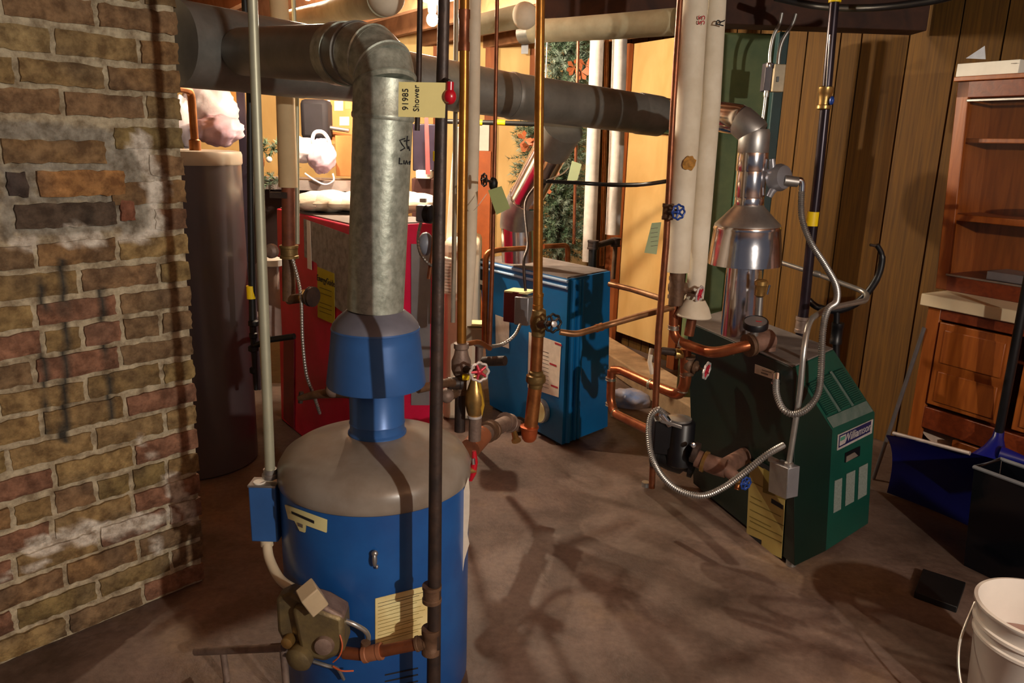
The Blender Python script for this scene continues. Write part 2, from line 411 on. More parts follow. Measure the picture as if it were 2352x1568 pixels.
for j in range(nz_ + 1):
    z = min(CZ, j * .012); s0 = send(z) + .006
    for i in range(ns + 1):
        s = s0 + (LW - s0) * i / ns
        p = B0 + BD * s + V((0, 0, z)); p2 = p - BN * (.012 + .004 * noise.noise(p * 25))
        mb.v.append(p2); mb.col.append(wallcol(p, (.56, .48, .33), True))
for j in range(nz_):
    for i in range(ns): mb.f.append((j * (ns + 1) + i, (j + 1) * (ns + 1) + i, (j + 1) * (ns + 1) + i + 1, j * (ns + 1) + i + 1)); mb.m.append(0)
def slab(pr, qr):           # body of the wall behind the mortar face
    o = len(mb.v)
    for z in (0, 1.15, CZ):
        s0 = send(z) + .01
        for s, n in ((s0, -.02), (LW, -.02), (LW, -.42), (s0, -.42)):
            mb.v.append(B0 + BD * s + BN * n + V((0, 0, z))); mb.col.append((.3, .24, .16))
    for k in (0, 4):
        for i in range(4): mb.f.append((o + k + i, o + k + (i + 1) % 4, o + k + 4 + (i + 1) % 4, o + k + 4 + i)); mb.m.append(0)
slab(0, 0)
PAL = [(.31, .18, .075), (.33, .215, .085), (.38, .26, .105), (.28, .20, .075), (.31, .185, .09), (.28, .145, .075), (.40, .29, .13), (.25, .16, .08), (.35, .235, .10), (.33, .23, .09), (.36, .24, .10), (.30, .20, .08)]
def brick(s, z, w, h, col, prot):
    nx, nz = max(4, int(w / .018)), 5; o = len(mb.v); ins = .005
    rr = [random.uniform(-.004, .004) for _ in range(4)]
    def ps(u, v): return s + u * w, z + v * h + (rr[0] * (1 - u) + rr[1] * u) * (1 if v > .5 else .6)
    idx = {}
    for jj in range(nz + 1):
        for ii in range(nx + 1):
            u, v = ii / nx, jj / nz; a, b = ps(u, v)
            edge = ii in (0, nx) or jj in (0, nz)
            if edge:
                a += random.uniform(-.003, .003) * (1 if ii in (0, nx) else 0); b += random.uniform(-.003, .003) * (1 if jj in (0, nz) else 0)
            p = B0 + BD * a + V((0, 0, b))
            pp = p + BN * (prot + .003 * noise.noise(p * 30) - (.005 if edge else 0))
            k = 1 + .28 * noise.noise(p * 14)
            mb.v.append(pp); c = tuple(x * k for x in col)
            c = mix(c, (.12, .085, .06), (.5 * noise.noise(p * 9 + V((5, 0, 0))) + .02) * 1.6)
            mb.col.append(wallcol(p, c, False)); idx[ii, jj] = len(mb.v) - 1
    for jj in range(nz):
        for ii in range(nx): mb.f.append((idx[ii, jj], idx[ii, jj + 1], idx[ii + 1, jj + 1], idx[ii + 1, jj])); mb.m.append(0)
    ring = [(i, 0) for i in range(nx + 1)] + [(nx, j) for j in range(1, nz + 1)] + [(i, nz) for i in range(nx - 1, -1, -1)] + [(0, j) for j in range(nz - 1, 0, -1)]
    b0 = len(mb.v)
    for q in ring: mb.v.append(mb.v[idx[q]] - BN * .02); mb.col.append(mb.col[idx[q]])
    for i in range(len(ring)):
        i2 = (i + 1) % len(ring); mb.f.append((idx[ring[i]], idx[ring[i2]], b0 + i2, b0 + i)); mb.m.append(0)
def inpatch(px, py): return 275 < py < 542 and px < 325 - max(0, (300 - py)) * 1.0 or (py > 310 and py < 520 and px < 322)
CH = .0835
for k in range(28):
    z = .01 + k * CH + random.uniform(-.003, .003)
    if z + .06 > CZ: break
    s = send(z + .03); first = True
    off = 0.115 if k % 2 else 0.
    if k % 6 == 5: L_ = .118
    else: L_ = .232
    while s < LW - .05:
        w = (L_ - off if first and off and L_ > .2 else L_) + random.uniform(-.012, .012)
        w = min(w, LW - s); first = False
        cx, cy = proj(B0 + BD * (s + w / 2) + V((0, 0, z + .03)))
        if not inpatch(cx, cy):
            c = random.choice(PAL)
            if cy > 540 and random.random() < .2: c = (.32, .155, .09)
            brick(s, z, w - .016, CH - random.uniform(.016, .023), c, random.uniform(-.002, .004))
        s += w
def wallsz(px, py):         # pixel to position on the wall plane
    d = ray(px, py); o = V((0, 0, H)); t = (B0 - o).dot(BN) / d.dot(BN); p = o + d * t
    return (p - B0).dot(BD), p.z
for (a, b, c, d, col) in ((6, 322, 243, 374, (.33, .20, .085)), (17, 396, 64, 452, (.085, .06, .05)), (88, 392, 288, 450, (.50, .25, .085)), (36, 468, 266, 522, (.11, .075, .05)), (278, 460, 310, 508, (.40, .14, .07))):
    sa, za = wallsz(a, (b + d) / 2); sb, zb = wallsz(c, (b + d) / 2); _, zt = wallsz((a + c) / 2, b); _, zd = wallsz((a + c) / 2, d)
    brick(min(sa, sb), zd, abs(sa - sb), zt - zd, col, .006)
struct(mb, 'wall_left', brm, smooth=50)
# ------------------------------------------------------------------ panelled wall at the right
WP = V((2.30, 3.70, 0)); WD = V((-.505, .863, 0)).normalized(); WN = V((-.863, -.505, 0)).normalized()
mb = MB()
mb.box(WP + WD * .9 + V((0, 0, 1.2)) - WN * .05, WD * 2.9, WN * .035, V((0, 0, 1.2)))
mb.m = [1] * len(mb.f)
random.seed(11)
def wall_s(px, py):
    d = ray(px, py); o = V((0, 0, H)); t = (WP - o).dot(WN) / d.dot(WN); p = o + d * t
    return (p - WP).dot(WD)
gro = [wall_s(a, b) for a, b in ((2315, 30), (2212, 30), (2097, 30), (1981, 76), (1905, 300), (1830, 300))]
gro = [gro[0] - .9, gro[0] - .62, gro[0] - .3] + gro
while gro[-1] < 3.5: gro.append(gro[-1] + random.choice((.1, .2, .16)))
for a, b in zip(gro, gro[1:]):
    mb.box(WP + WD * ((a + b) / 2) + V((0, 0, 1.2)) - WN * .008, WD * ((b - a) / 2 - .005), WN * .008, V((0, 0, 1.2)))
struct(mb, 'wall_right', [woodp, woodd])
# bright fibreboard and studs on the far part of the same wall
def wplane(px, py, off=0.):
    d = ray(px, py); o = V((0, 0, H)); t = (WP + WN * off - o).dot(WN) / d.dot(WN); return o + d * t
mb = MB()
p0 = wplane(1404, 800, .06); p1 = wplane(1545, 868, .06); p0.z = p1.z = .12
mb.hexa([p0, p1, p1 + WN * .02, p0 + WN * .02], [p + V((0, 0, CZ - .12)) for p in (p0, p1, p1 + WN * .02, p0 + WN * .02)])
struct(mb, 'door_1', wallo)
for i, (a, b) in enumerate(((1385, 1409), (1539, 1556))):
    p0 = wplane(a, 840, .09); p1 = wplane(b, 850, .09); p0.z = p1.z = 0
    MB().hexa([p0, p1, p1 + WN * .04, p0 + WN * .04], [p + V((0, 0, CZ)) for p in (p0, p1, p1 + WN * .04, p0 + WN * .04)]).build('trim_%d' % (i + 1), studw, kind='structure', origin=(0, 0, 0), bev=.003)
# low concrete ledge along the wall
e0, e1 = G(1370, 835), G(1585, 985); e0.z = e1.z = 0
dd = (e1 - e0).normalized(); nn = V((-dd.y, dd.x, 0)); nn = nn if nn.x > 0 else -nn
MB().hexa([e0 - dd * .5, e1 + dd * .1, e1 + dd * .1 + nn * .22, e0 - dd * .5 + nn * .22], [p + V((0, 0, .13)) for p in (e0 - dd * .5, e1 + dd * .1, e1 + dd * .1 + nn * .22, e0 - dd * .5 + nn * .22)]).build('trim_3', mat('ledge_concrete', (176, 146, 112), .85, 0, .2, 8, .2), kind='structure', origin=(0, 0, 0), bev=.01)
# ------------------------------------------------------------------ far wall
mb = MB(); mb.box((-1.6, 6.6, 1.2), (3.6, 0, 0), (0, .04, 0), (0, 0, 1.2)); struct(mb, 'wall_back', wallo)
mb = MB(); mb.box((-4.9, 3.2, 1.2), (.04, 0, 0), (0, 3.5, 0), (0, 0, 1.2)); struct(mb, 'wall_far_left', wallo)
mb = MB()
for px in (1008, 1125, 1225, 1300):
    p = W(px, 300, 6.5); mb.box((p.x, 6.52, 1.15), (.045, 0, 0), (0, .04, 0), (0, 0, 1.15))
struct(mb, 'trim_4', studw, bev=.003)
# ------------------------------------------------------------------ ceiling
mb = MB(); mb.box((-.6, 2.6, CZ + .27), (5.3, 0, 0), (0, 5.7, 0), (0, 0, .03)); struct(mb, 'ceiling', woodf)
ja = V((-.56, .83, 0)).normalized(); jb = V((.83, .56, 0)).normalized(); q = 5
for k in range(-7, 9):
    c = V((-.2, 4.2, 0)) + jb * (k * .42)
    MB().box(c + V((0, 0, CZ + .12)), ja * 3.6, jb * .022, (0, 0, .12)).build('trim_%d' % q, woodj, kind='structure', origin=(0, 0, 0)); q += 1
p0 = W(1245, 8, 3.9); p1 = W(2000, 92, 3.95); z = 2.14
p0 = V((p0.x, 3.9, 0)); p1 = V((1.96, 3.98, 0))
MB().hexa([p0 + V((0, 0, z)), p1 + V((0, 0, z)), p1 + V((0, .16, z)), p0 + V((0, .16, z))], [p0 + V((0, 0, CZ)), p1 + V((0, 0, CZ)), p1 + V((0, .16, CZ)), p0 + V((0, .16, CZ))]).build('trim_%d' % q, woodb, kind='structure', origin=(0, 0, 0), bev=.004)

# ================================================================== blue water heater in front
Z = V((0, 0, 1))
TC = V((-.372, 2.0, 0)); TR = .262
t = thing('water_heater', 'large blue cylindrical gas water heater with a dusty grey domed top', 'water heater', TC)
MB().lathe(TC, Z, [(TR - .004, .02), (TR, .03), (TR, .648), (TR - .004, .652)], 72).build('tank_body', blue, t)
mb = MB(); mb.lathe(TC, Z, [(TR, .646), (TR + .004, .650), (TR + .004, .662), (TR + .002, .690), (TR - .012, .714), (TR - .04, .733), (TR - .08, .746), (TR - .13, .757), (.10, .769), (.08, .772), (.01, .773)], 72)
mb.build('domed_top', greytop, t, smooth=60)
FX = TC + V((0.006, 0, 0))
hood = thing('draft_hood', 'blue enamelled cone shaped draft hood on the grey dome of the front water heater', 'draft hood', FX + V((0, 0, .768)))
MB().lathe(FX, Z, [(.080, .768), (.080, .775), (.0745, .780), (.0745, .800), (.0765, .803), (.0745, .806), (.0745, .93)], 48).build('neck', blueh, hood)
MB().lathe(FX, Z, [(.124, .915), (.132, .912), (.134, .918), (.126, .98), (.119, 1.04), (.1165, 1.063), (.1185, 1.067), (.1165, 1.071), (.114, 1.071)], 56, cap=False).build('skirt', blueh, hood)
MB().lathe(FX, Z, [(.1165, 1.070), (.114, 1.079), (.100, 1.097), (.079, 1.114), (.0755, 1.117), (.04, 1.117)], 56).build('shoulder', hoodtop, hood)
# badge curved round the tank
def cylpatch(name, mt, corners, parent, off=.0012, C0=TC, r0=TR, nx=14, ny=6, wav=0.):
    # corners: pixel quad tl,tr,br,bl projected on the cylinder
    def hit(px, py):
        d = ray(px, py); o = V((0, 0, H)) - C0
        A = d.x ** 2 + d.y ** 2; B = 2 * (o.x * d.x + o.y * d.y); Cc = o.x ** 2 + o.y ** 2 - r0 ** 2
        D = B * B - 4 * A * Cc; s = (-B - math.sqrt(max(D, 0))) / (2 * A); return C0 + o + d * s
    tl, tr, br, bl = corners; vs = []
    for j in range(ny + 1):
        for i in range(nx + 1):
            u, v = i / nx, j / ny
            x = (tl[0] * (1 - u) + tr[0] * u) * (1 - v) + (bl[0] * (1 - u) + br[0] * u) * v
            y = (tl[1] * (1 - u) + tr[1] * u) * (1 - v) + (bl[1] * (1 - u) + br[1] * u) * v
            p = hit(x, y); n = V((p.x - C0.x, p.y - C0.y, 0)).normalized(); e = off + wav * abs(math.sin(u * 9 + v * 5)); vs.append(p + n * e)
    k = (nx + 1) * (ny + 1)
    mb = MB(); fs = []
    ins = [v - V((v.x - C0.x, v.y - C0.y, 0)).normalized() * (off * .9) for v in vs]
    for j in range(ny):
        for i in range(nx):
            a = j * (nx + 1) + i; fs.append((a, a + nx + 1, a + nx + 2, a + 1)); fs.append((k + a, k + a + 1, k + a + nx + 2, k + a + nx + 1))
    mb.add(vs + ins, fs)
    return mb.build(name, mt, parent)
bd = cylpatch('badge', cream, ((656, 1158), (752, 1193), (751, 1222), (664, 1190)), t, .003)
cylpatch('badge_tail', cream, ((676, 1190), (704, 1202), (702, 1222), (690, 1218)), t, .003)
cylpatch('badge_lettering', ink, ((672, 1172), (724, 1194), (724, 1201), (673, 1178)), bd, .0040, nx=10)
cylpatch('badge_mark', inkg, ((686, 1198), (698, 1203), (698, 1211), (687, 1206)), bd, .0040, nx=4)  # plain grey mark on the badge
pl = cylpatch('instruction_label', oldpaper, ((862, 1374), (990, 1342), (990, 1458), (862, 1484)), t, .002)
for i in range(12):
    y = 1384 + i * 8.2
    cylpatch('print_line', inko if i > 1 else ink, ((868, y), (976 - (i * 37 % 23), y - 27), (976 - (i * 37 % 23), y - 26.), (868, y + 1.0)), pl, .0026, nx=10, ny=1)
cylpatch('label_edge', mat('label_green_edge', (120, 122, 50), .7), ((866, 1484), (985, 1460), (985, 1467), (866, 1492)), t, .0022)
for i in range(4):
    y = 1536 + i * 15
    cylpatch('air_slot', ink, ((884, y + 12), (960, y - 4), (960, y - 1), (884, y + 15)), t, .0012, nx=8, ny=1)
q = W(861, 1283, 1.735)
mb = MB(); mb.ball(q + V((0, -.002, .016)), (.009, .008, .009), 8); mb.ball(q + V((0, -.004, 0)), (.007, .009, .02), 8); mb.ball(q + V((.005, 0, -.022)), (.004, .006, .006), 6)
mb.build('thermostat_knob', steel, t)
# hanging paper on the right flank of the tank
mb = MB(); pts = [(1076, 1095), (1062, 1135), (1053, 1190), (1044, 1235), (1045, 1262), (1042, 1302), (1054, 1323), (1063, 1312), (1067, 1285), (1078, 1248), (1074, 1225), (1078, 1180), (1079, 1130)]
pp = [W(a, b, 1.93) for a, b in pts]; mb.sheet(pp, .0012)
mb.build('instruction_sheet', paper, label='long torn white paper sheet hanging on the right flank of the front water heater', cat='paper')
# red relief valve lever
t2 = thing('relief_valve', 'small red lever relief valve at the right shoulder of the front water heater', 'valve', W(1086, 1075, 2.04))
MB().tube([W(1066, 1080, 2.02), W(1090, 1080, 2.04)], .009, 12).build('valve_stem', brass, t2)
mb = MB(); mb.tube([W(1089, 1035, 2.04), W(1090, 1060, 2.04), W(1086, 1085, 2.04), W(1080, 1103, 2.04)], [.006, .010, .011, .006], 10); mb.build('lever', redh, t2)
MB().tube([W(1087, 1052, 2.03), W(1088, 1066, 2.028)], [.005, .005], 8).build('lever_shine_plate', chrome, t2)
# ---- flue pipe of the heater
A = W(883, 190, 2.0)
F0 = FX + V((0, 0, 1.118)); F1 = V((A.x, 2.0, A.z)); fr = .0745
flue = thing('flue_pipe', 'galvanised vertical vent pipe with elbow rising from the front blue draft hood', 'vent pipe', F0)
def up_at(z): k = (z - F0.z) / (F1.z - F0.z); return F0.lerp(F1, k)
zs = up_at(W(0, 262, 2.0).z)
dz_ = W(880, 266, 2.0).z
MB().tube([F0, up_at(F0.z + .01), up_at(dz_ - .004)], [fr, fr, fr], 48).build('lower_section', galv, flue)
mb = MB(); mb.tube([up_at(dz_ - .01), up_at(dz_ - .006), up_at(dz_ + .002), up_at(dz_ + .006), F1 + Z * .008], [fr + .0015, fr + .004, fr + .004, fr + .0018, fr + .0018], 48); mb.build('upper_section', galv, flue)
# gored elbow
gp = [F1 + V((0, 0, .004)), W(878, 158, 2.01), W(856, 132, 2.04), W(822, 124, 2.08), W(790, 124, 2.14)]
for k in range(4):
    a, b = gp[k], gp[k + 1]; dd = (b - a).normalized()
    mb = MB(); mb.tube([a - dd * .016, a - dd * .006, a - dd * .004, a + dd * .003, b - dd * .003, b + dd * .004, b + dd * .016], [fr + .001, fr + .002, fr + .0058, fr + .002, fr + .002, fr + .002, fr + .001], 44)
    mb.build('elbow_gore', galv if k < 3 else galvd, flue)
end = gp[-1]; D1 = (W(560, 119, 2.70) - end).normalized()
MB().tube([end - D1 * .02, end + D1 * .035], [fr + .006, fr + .006], 44).build('crimped_ring', galv, flue)
MB().tube([end + D1 * .02, end + D1 * ((W(560, 119, 2.70) - end).length)], [fr + .001, fr + .001], 44).build('branch_section', galvd, flue)
nrm = (V((0, 0, H)) - W(925, 340, 2.0)).normalized()
# pen marks on the pipe
def flue_pt(px, py): 
    d_ = ray(px, py); c0 = up_at(W(px, py, 1.93).z); o = V((0, 0, H)) - V((c0.x, c0.y, 0)); A_ = d_.x ** 2 + d_.y ** 2; B_ = 2 * (o.x * d_.x + o.y * d_.y); C_ = o.x ** 2 + o.y ** 2 - (fr + .0015) ** 2
    D_ = B_ * B_ - 4 * A_ * C_
    return V((0, 0, H)) + d_ * ((-B_ - math.sqrt(max(D_, 0))) / (2 * A_))
mk = MB()
for st in ([(930, 318), (918, 322), (924, 332), (930, 340), (920, 346)], [(928, 324), (940, 322)], [(936, 312), (934, 330), (937, 342)], [(939, 336), (941, 346)],
           [(918, 362), (917, 376), (924, 376)], [(928, 368), (928, 377)], [(931, 377), (934, 369), (937, 377)], [(939, 373), (942, 370), (941, 378)]):
    mk.tube([flue_pt(*s) for s in st], .0016, 6)
mk.build('pen_marks', ink, flue)
# ================================================================== main flue
mf = thing('flue_main', 'long grey metal main flue running from the brick chimney across the room', 'flue pipe', W(430, 105, 2.42))
def axis(px, py, Y): return W(px, py, Y)
q0 = W(398, 99, 2.66); q1 = W(545, 119, 2.86); q2 = W(880, 172, 3.12); q3 = W(1182, 221, 3.42); q4 = W(1545, 271, 4.02)
MB().tube([q0, q1, W(700, 142, 2.98)], [.137, .135, .130], 48).build('wide_section', galvd, mf)
qm = W(700, 142, 2.98)
MB().tube([qm - (q2 - qm).normalized() * .01, qm + (q2 - qm).normalized() * .05, q2], [.128, .124, .108], 48).build('taper_section', galvd, mf)
MB().tube([q2 - (q3 - q2).normalized() * .02, q3], [.104, .092], 48).build('middle_section', galvd, mf)
dd = (q4 - q3).normalized()
MB().tube([q3 - dd * .03, q3 - dd * .02, q3 - dd * .012, q3 + dd * .01, W(1470, 261, 3.90)], [.092, .0975, .0975, .094, .094], 48).build('far_section', galvd, mf)
MB().tube([W(1462, 259.5, 3.885), W(1468, 260.5, 3.895), W(1512, 267, 3.968)], [.094, .0975, .0965], 48).build('end_section', galvd, mf)
MB().tube([W(1510, 266.7, 3.963), q4 + dd * .05], [.093, .090], 48).build('crimped_end', shiny, mf)
# silver branch from the blue boiler
sb = thing('vent_branch', 'slanted silver vent pipe rising from the blue boiler into the main flue', 'vent pipe', G(1190, 600, .9))
b0 = W(1192, 600, 4.12); b1 = W(1190, 515, 4.12); b2 = W(1207, 455, 4.05); b3 = W(1293, 292, 3.72)
MB().tube([b0, b1], [.092, .092], 36).build('lower_section', shiny, sb)
MB().tube([b1 - Z * .02, b1, b1.lerp(b2, .5) + V((-.012, 0, 0)), b2], [.096, .098, .096, .088], 36, cap=False).build('adjustable_elbow', steel, sb)
dd = (b3 - b2).normalized()
MB().tube([b2 - dd * .015, b2 + dd * .01, b2 + dd * .02, b2.lerp(b3, .72)], [.087, .092, .086, .086], 36).build('slanted_section', shiny, sb)
MB().tube([b2.lerp(b3, .70), b2.lerp(b3, .72), b3], [.089, .092, .100], 36).build('collar', galvd, sb)
# ================================================================== green boiler
S0 = G(1824, 1311); C0 = G(1895, 1276); R0 = G(1993, 1212); S1 = G(1822, 845, .8); C1 = W(1912, 988, 2.766); R1 = W(2010, 947, 3.013); T1 = G(1915, 803, .8)
u_ = V((-.555, .832, 0)); F0_ = S0 + u_ * .98; F1_ = S1 + u_ * .80 ; R0b = R0 + u_ * .98; T1b = T1 + u_ * .62
F1_ = G(1578, 738, .8)
F0_ = S0 + (F1_ - S1); F0_.z = 0; T1b = T1 + (F1_ - S1); R0b = R0 + (F0_ - S0)
lift = V((0, 0, .02))
gb = thing('boiler', 'dark green cast boiler with sloping louvred front hood and silver vent pipe', 'boiler', (S0 + R0b) / 2)
mb = MB()
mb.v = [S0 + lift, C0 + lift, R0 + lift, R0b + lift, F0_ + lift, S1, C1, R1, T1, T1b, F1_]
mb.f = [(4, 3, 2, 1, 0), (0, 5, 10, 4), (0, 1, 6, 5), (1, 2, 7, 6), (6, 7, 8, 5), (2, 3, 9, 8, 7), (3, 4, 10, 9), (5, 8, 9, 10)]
mb.m = [0, 1, 1, 0, 0, 0, 0, 0]; mb.build('jacket', [bgreen, mat('deep_green_side', (7, 32, 24), .45, 0, .2, 3, .02)], gb, bev=.004, smooth=30)  # left side and corner faces coloured darker than the front
un = (T1 - S1); ub = (F1_ - S1)
def top(a, b, z=.001): return S1 + un * a + ub * b + V((0, 0, z))
mb = MB(); r4 = [top(.0, .005, 0), top(1.0, .005, 0), top(1.0, .995, 0), top(0.0, .995, 0)]; mb.hexa(r4, [p + V((0, 0, .006)) for p in r4]); mb.build('top_plate', dusty, gb, bev=.002)
# slanted face louvres
def slant(a, b, off=0.):
    p = (S1 * (1 - a) + T1 * a) * (1 - b) + (C1 * (1 - a) + R1 * a) * b
    n = (T1 - S1).cross(C1 - S1).normalized(); n = n if n.z > 0 else -n
    return p + n * off
for i, (a0, a1) in enumerate(((.06, .30), (.37, .61), (.68, .93))):
    g0 = MB(); g0.sheet([slant(a0, .26, .001), slant(a1, .26, .001), slant(a1, .77, .001), slant(a0, .77, .001)][::-1], .0015)
    gr = g0.build('louvre_panel', mat('louvre_dark_green', (8, 52, 44), .5), gb)
    l = MB(); k = 17
    for j in range(k):
        b = .275 + .48 * j / (k - 1); c = slant((a0 + a1) / 2, b, .004); xh = (slant(a1, b) - slant(a0, b)) * .47; yh = (slant(a0, b + .009) - slant(a0, b)); l.box(c, xh, yh, (slant(a0, b, .003) - slant(a0, b)), 0)
    l.build('louvre_slats', bgreen, gr)
def film(name, pts, mt, off=.0012, parent=gb): return MB().sheet([slant(a, b, off) for a, b in pts][::-1], .0006).build(name, mt, parent)
film('dust_film', [(.03, .80), (.97, .80), (.97, .97), (.03, .97)], dustg)
for a in ((.305, .365), (.615, .675)): film('dust_film', [(a[0], .24), (a[1], .24), (a[1], .79), (a[0], .79)], dustg)
def front(a, z, off=0.):      # point on the front face
    lo = C0 * (1 - a) + R0 * a; hi = C1 * (1 - a) + R1 * a; k = (z - .02) / (hi.z - .02); p = lo.lerp(hi, k); p.z = z
    n = (R0 - C0).cross(V((0, 0, 1))).normalized(); n = n if n.y < 0 else -n
    return p + n * off
def fpx(px, py, off=0.):      # pixel on the front face
    n = (R0 - C0).cross(C1 - C0).normalized(); n = n if n.y < 0 else -n
    d_ = ray(px, py); o = V((0, 0, H)); tt = (C0 + n * off - o).dot(n) / d_.dot(n); return o + d_ * tt
def spx(px, py, off=0.):      # pixel on the left side face
    n = (S1 - S0).cross(F0_ - S0).normalized(); n = n if n.y < 0 else -n
    d_ = ray(px, py); o = V((0, 0, H)); tt = (S0 + n * off - o).dot(n) / d_.dot(n); return o + d_ * tt
SN = (S1 - S0).cross(F0_ - S0).normalized(); SN = SN if SN.y < 0 else -SN
FN = (R0 - C0).cross(C1 - C0).normalized(); FN = FN if FN.y < 0 else -FN
navy = mat('navy_plate', (30, 28, 74), .4)
bp_ = MB().sheet([fpx(1922, 1034, .002), fpx(2001, 994, .002), fpx(2004, 962, .002), fpx(1924, 998, .002)], .003).build('brand_plate', whw, gb)
MB().sheet([fpx(1926, 1028, .006), fpx(1998, 991, .006), fpx(2001, 966, .006), fpx(1928, 1000, .006)], .001).build('plate_field', navy, bp_)
MB().sheet([fpx(1928, 1024, .0075), fpx(1941, 1017, .0075), fpx(1943, 996, .0075), fpx(1930, 1002, .0075)], .001).build('plate_emblem', whw, bp_)
MB().sheet([fpx(1930, 1013, .009), fpx(1940, 1008, .009), fpx(1941, 1000, .009), fpx(1931, 1005, .009)], .001).build('emblem_patch', mat('emblem_green', (70, 130, 110), .4), bp_)
vx = fpx(2000, 980, .0075) - fpx(1946, 1006, .0075)
text('Williamson', .051, whw, fpx(1971, 993, .0080), vx, V((0, 0, 1)), parent=bp_)
hp = MB().sheet([fpx(1940, 1062, .001), fpx(1974, 1046, .001), fpx(1975, 1024, .001), fpx(1941, 1040, .001)], .002).build('pull_recess', blackp, gb)
MB().sheet([fpx(1943, 1061, .004), fpx(1970, 1046, .004), fpx(1962, 1038, .004), fpx(1944, 1048, .004)], .002).build('pull_handle', inkg, hp)
for x0_, y0_, x1_, y1_ in ((1917, 1104, 1934, 1097), (1944, 1088, 1964, 1079), (1973, 1073, 1993, 1063)):
    h_ = 68
    mb = MB().sheet([fpx(x0_ - 3, y0_ + h_ + 6, .001), fpx(x1_ - 3, y1_ + h_ + 4, .001), fpx(x1_, y1_, .001), fpx(x0_, y0_, .001)], .0012)
    sl = mb.build('air_grille', mat('grille_grey', (118, 128, 122), .7, 0, .25, 200), gb)
# labels and plate on the side
yl = MB().sheet([spx(1714, 1243, .002), spx(1795, 1282, .002), spx(1806, 1108, .002), spx(1723, 1058, .002)], .0012).build('energy_label', mat('pale_yellow_label', (178, 160, 92), .7, 0, .05, 9), gb)
def bar(a, b, c, d, mt, off=.0042, par=None): return MB().sheet([spx(*a, off), spx(*b, off), spx(*c, off), spx(*d, off)], .0004).build('printed_bar', mt, par)
bar((1771, 1154), (1798, 1170), (1799, 1160), (1772, 1144), ink, par=yl)
bar((1742, 1068), (1794, 1098), (1795, 1086), (1742, 1057), ink, par=yl)
bar((1752, 1130), (1806, 1148), (1806, 1108), (1754, 1074), inko, par=yl)
bar((1719, 1237), (1748, 1250), (1749, 1240), (1720, 1227), ink, par=yl)
for i, (a, b) in enumerate(((1722, 1105), (1724, 1140), (1722, 1152), (1722, 1170), (1721, 1186), (1722, 1196), (1720, 1210))):
    L2 = (30, 26, 72, 78, 50, 74, 76)[i]; bar((a, b), (a + L2, b + L2 * .49), (a + L2, b + L2 * .49 - 2), (a, b - 2), inko, par=yl)
np_ = MB().sheet([spx(1734, 856, .002), spx(1778, 871, .002), spx(1786, 855, .002), spx(1735, 836, .002)], .002).build('rating_plate', paper, gb)
bar((1748, 857), (1764, 862), (1764, 859), (1748, 854), inkg, .0046, np_); bar((1750, 850), (1772, 857), (1772, 855), (1750, 848), inkg, .0046, np_)
for p in (S0 + u_ * .03, S0 + u_ * .85, R0 + u_ * .05, R0b): MB().lathe(V((p.x, p.y, 0)) + V((.02, .02, 0)), Z, [(.02, 0), (.02, .022)], 12).build('foot', steel, gb)
# draft hood and vent of the green boiler
sv = thing('silver_draft_hood', 'shiny aluminium bell shaped draft hood standing on the green boiler', 'draft hood', G(1697, 762, .806))
c0 = G(1697, 768, .807); cz = lambda py, px=1700: W(px, py, c0.y).z
def ax_(py):
    px = 1697 + (770 - py) * (31 / 400.); return W(px, py, c0.y)
def rr_(py, w): return R(1700, py, c0.y, w)
mb = MB(); ps = [c0, ax_(700), ax_(600), ax_(560)]; mb.tube(ps, [rr_(760, 84), rr_(700, 82), rr_(600, 78), rr_(560, 78)], 40); mb.build('lower_pipe', shiny, sv)
mb = MB(); mb.tube([ax_(604), ax_(606), ax_(600), ax_(560), ax_(528), ax_(524), ax_(519), ax_(515)], [rr_(600, 150), rr_(600, 164), rr_(600, 163), rr_(560, 156), rr_(528, 149), rr_(520, 152), rr_(520, 148), rr_(520, 145)], 56, cap=False); mb.build('skirt', shiny, sv, smooth=50)
MB().tube([ax_(518), ax_(514), ax_(497), ax_(474), ax_(470)], [rr_(515, 148), rr_(515, 146), rr_(500, 112), rr_(475, 70), rr_(470, 68)], 56).build('shoulder', steel, sv)
vs_ = thing('silver_vent_elbow', 'shiny aluminium vent pipe with elbow leaving the top of the green boiler hood', 'vent pipe', ax_(472))
def sec(name, a, b, w, mt=shiny):
    return MB().tube([ax_(a), ax_(a - 3), ax_(b + 3), ax_(b)], [rr_(a, w), rr_(a, w + 2.5), rr_(b, w + 1.5), rr_(b, w)], 40).build(name, mt, vs_)
sec('pipe_section', 475, 452, 64); sec('pipe_section', 454, 391, 65); sec('pipe_section', 393, 348, 68)
e1 = ax_(350); e2 = W(1733, 305, c0.y + .0); e3 = W(1700, 276, c0.y + .03); e4 = W(1655, 268, c0.y + .1); e5 = W(1560, 268, c0.y + .28)
rs = R(1700, 300, c0.y, 66)
for a, b, m_ in ((e1, e2, steel), (e2, e3, steel), (e3, e4, shiny)):
    dd = (b - a).normalized(); MB().tube([a - dd * .014, a, b, b + dd * .014], [rs * .97, rs * 1.06, rs * 1.06, rs * .97], 36).build('elbow_gore', m_, vs_)
MB().tube([e4, e5], [rs, rs], 36).build('pipe_section', shiny, vs_)
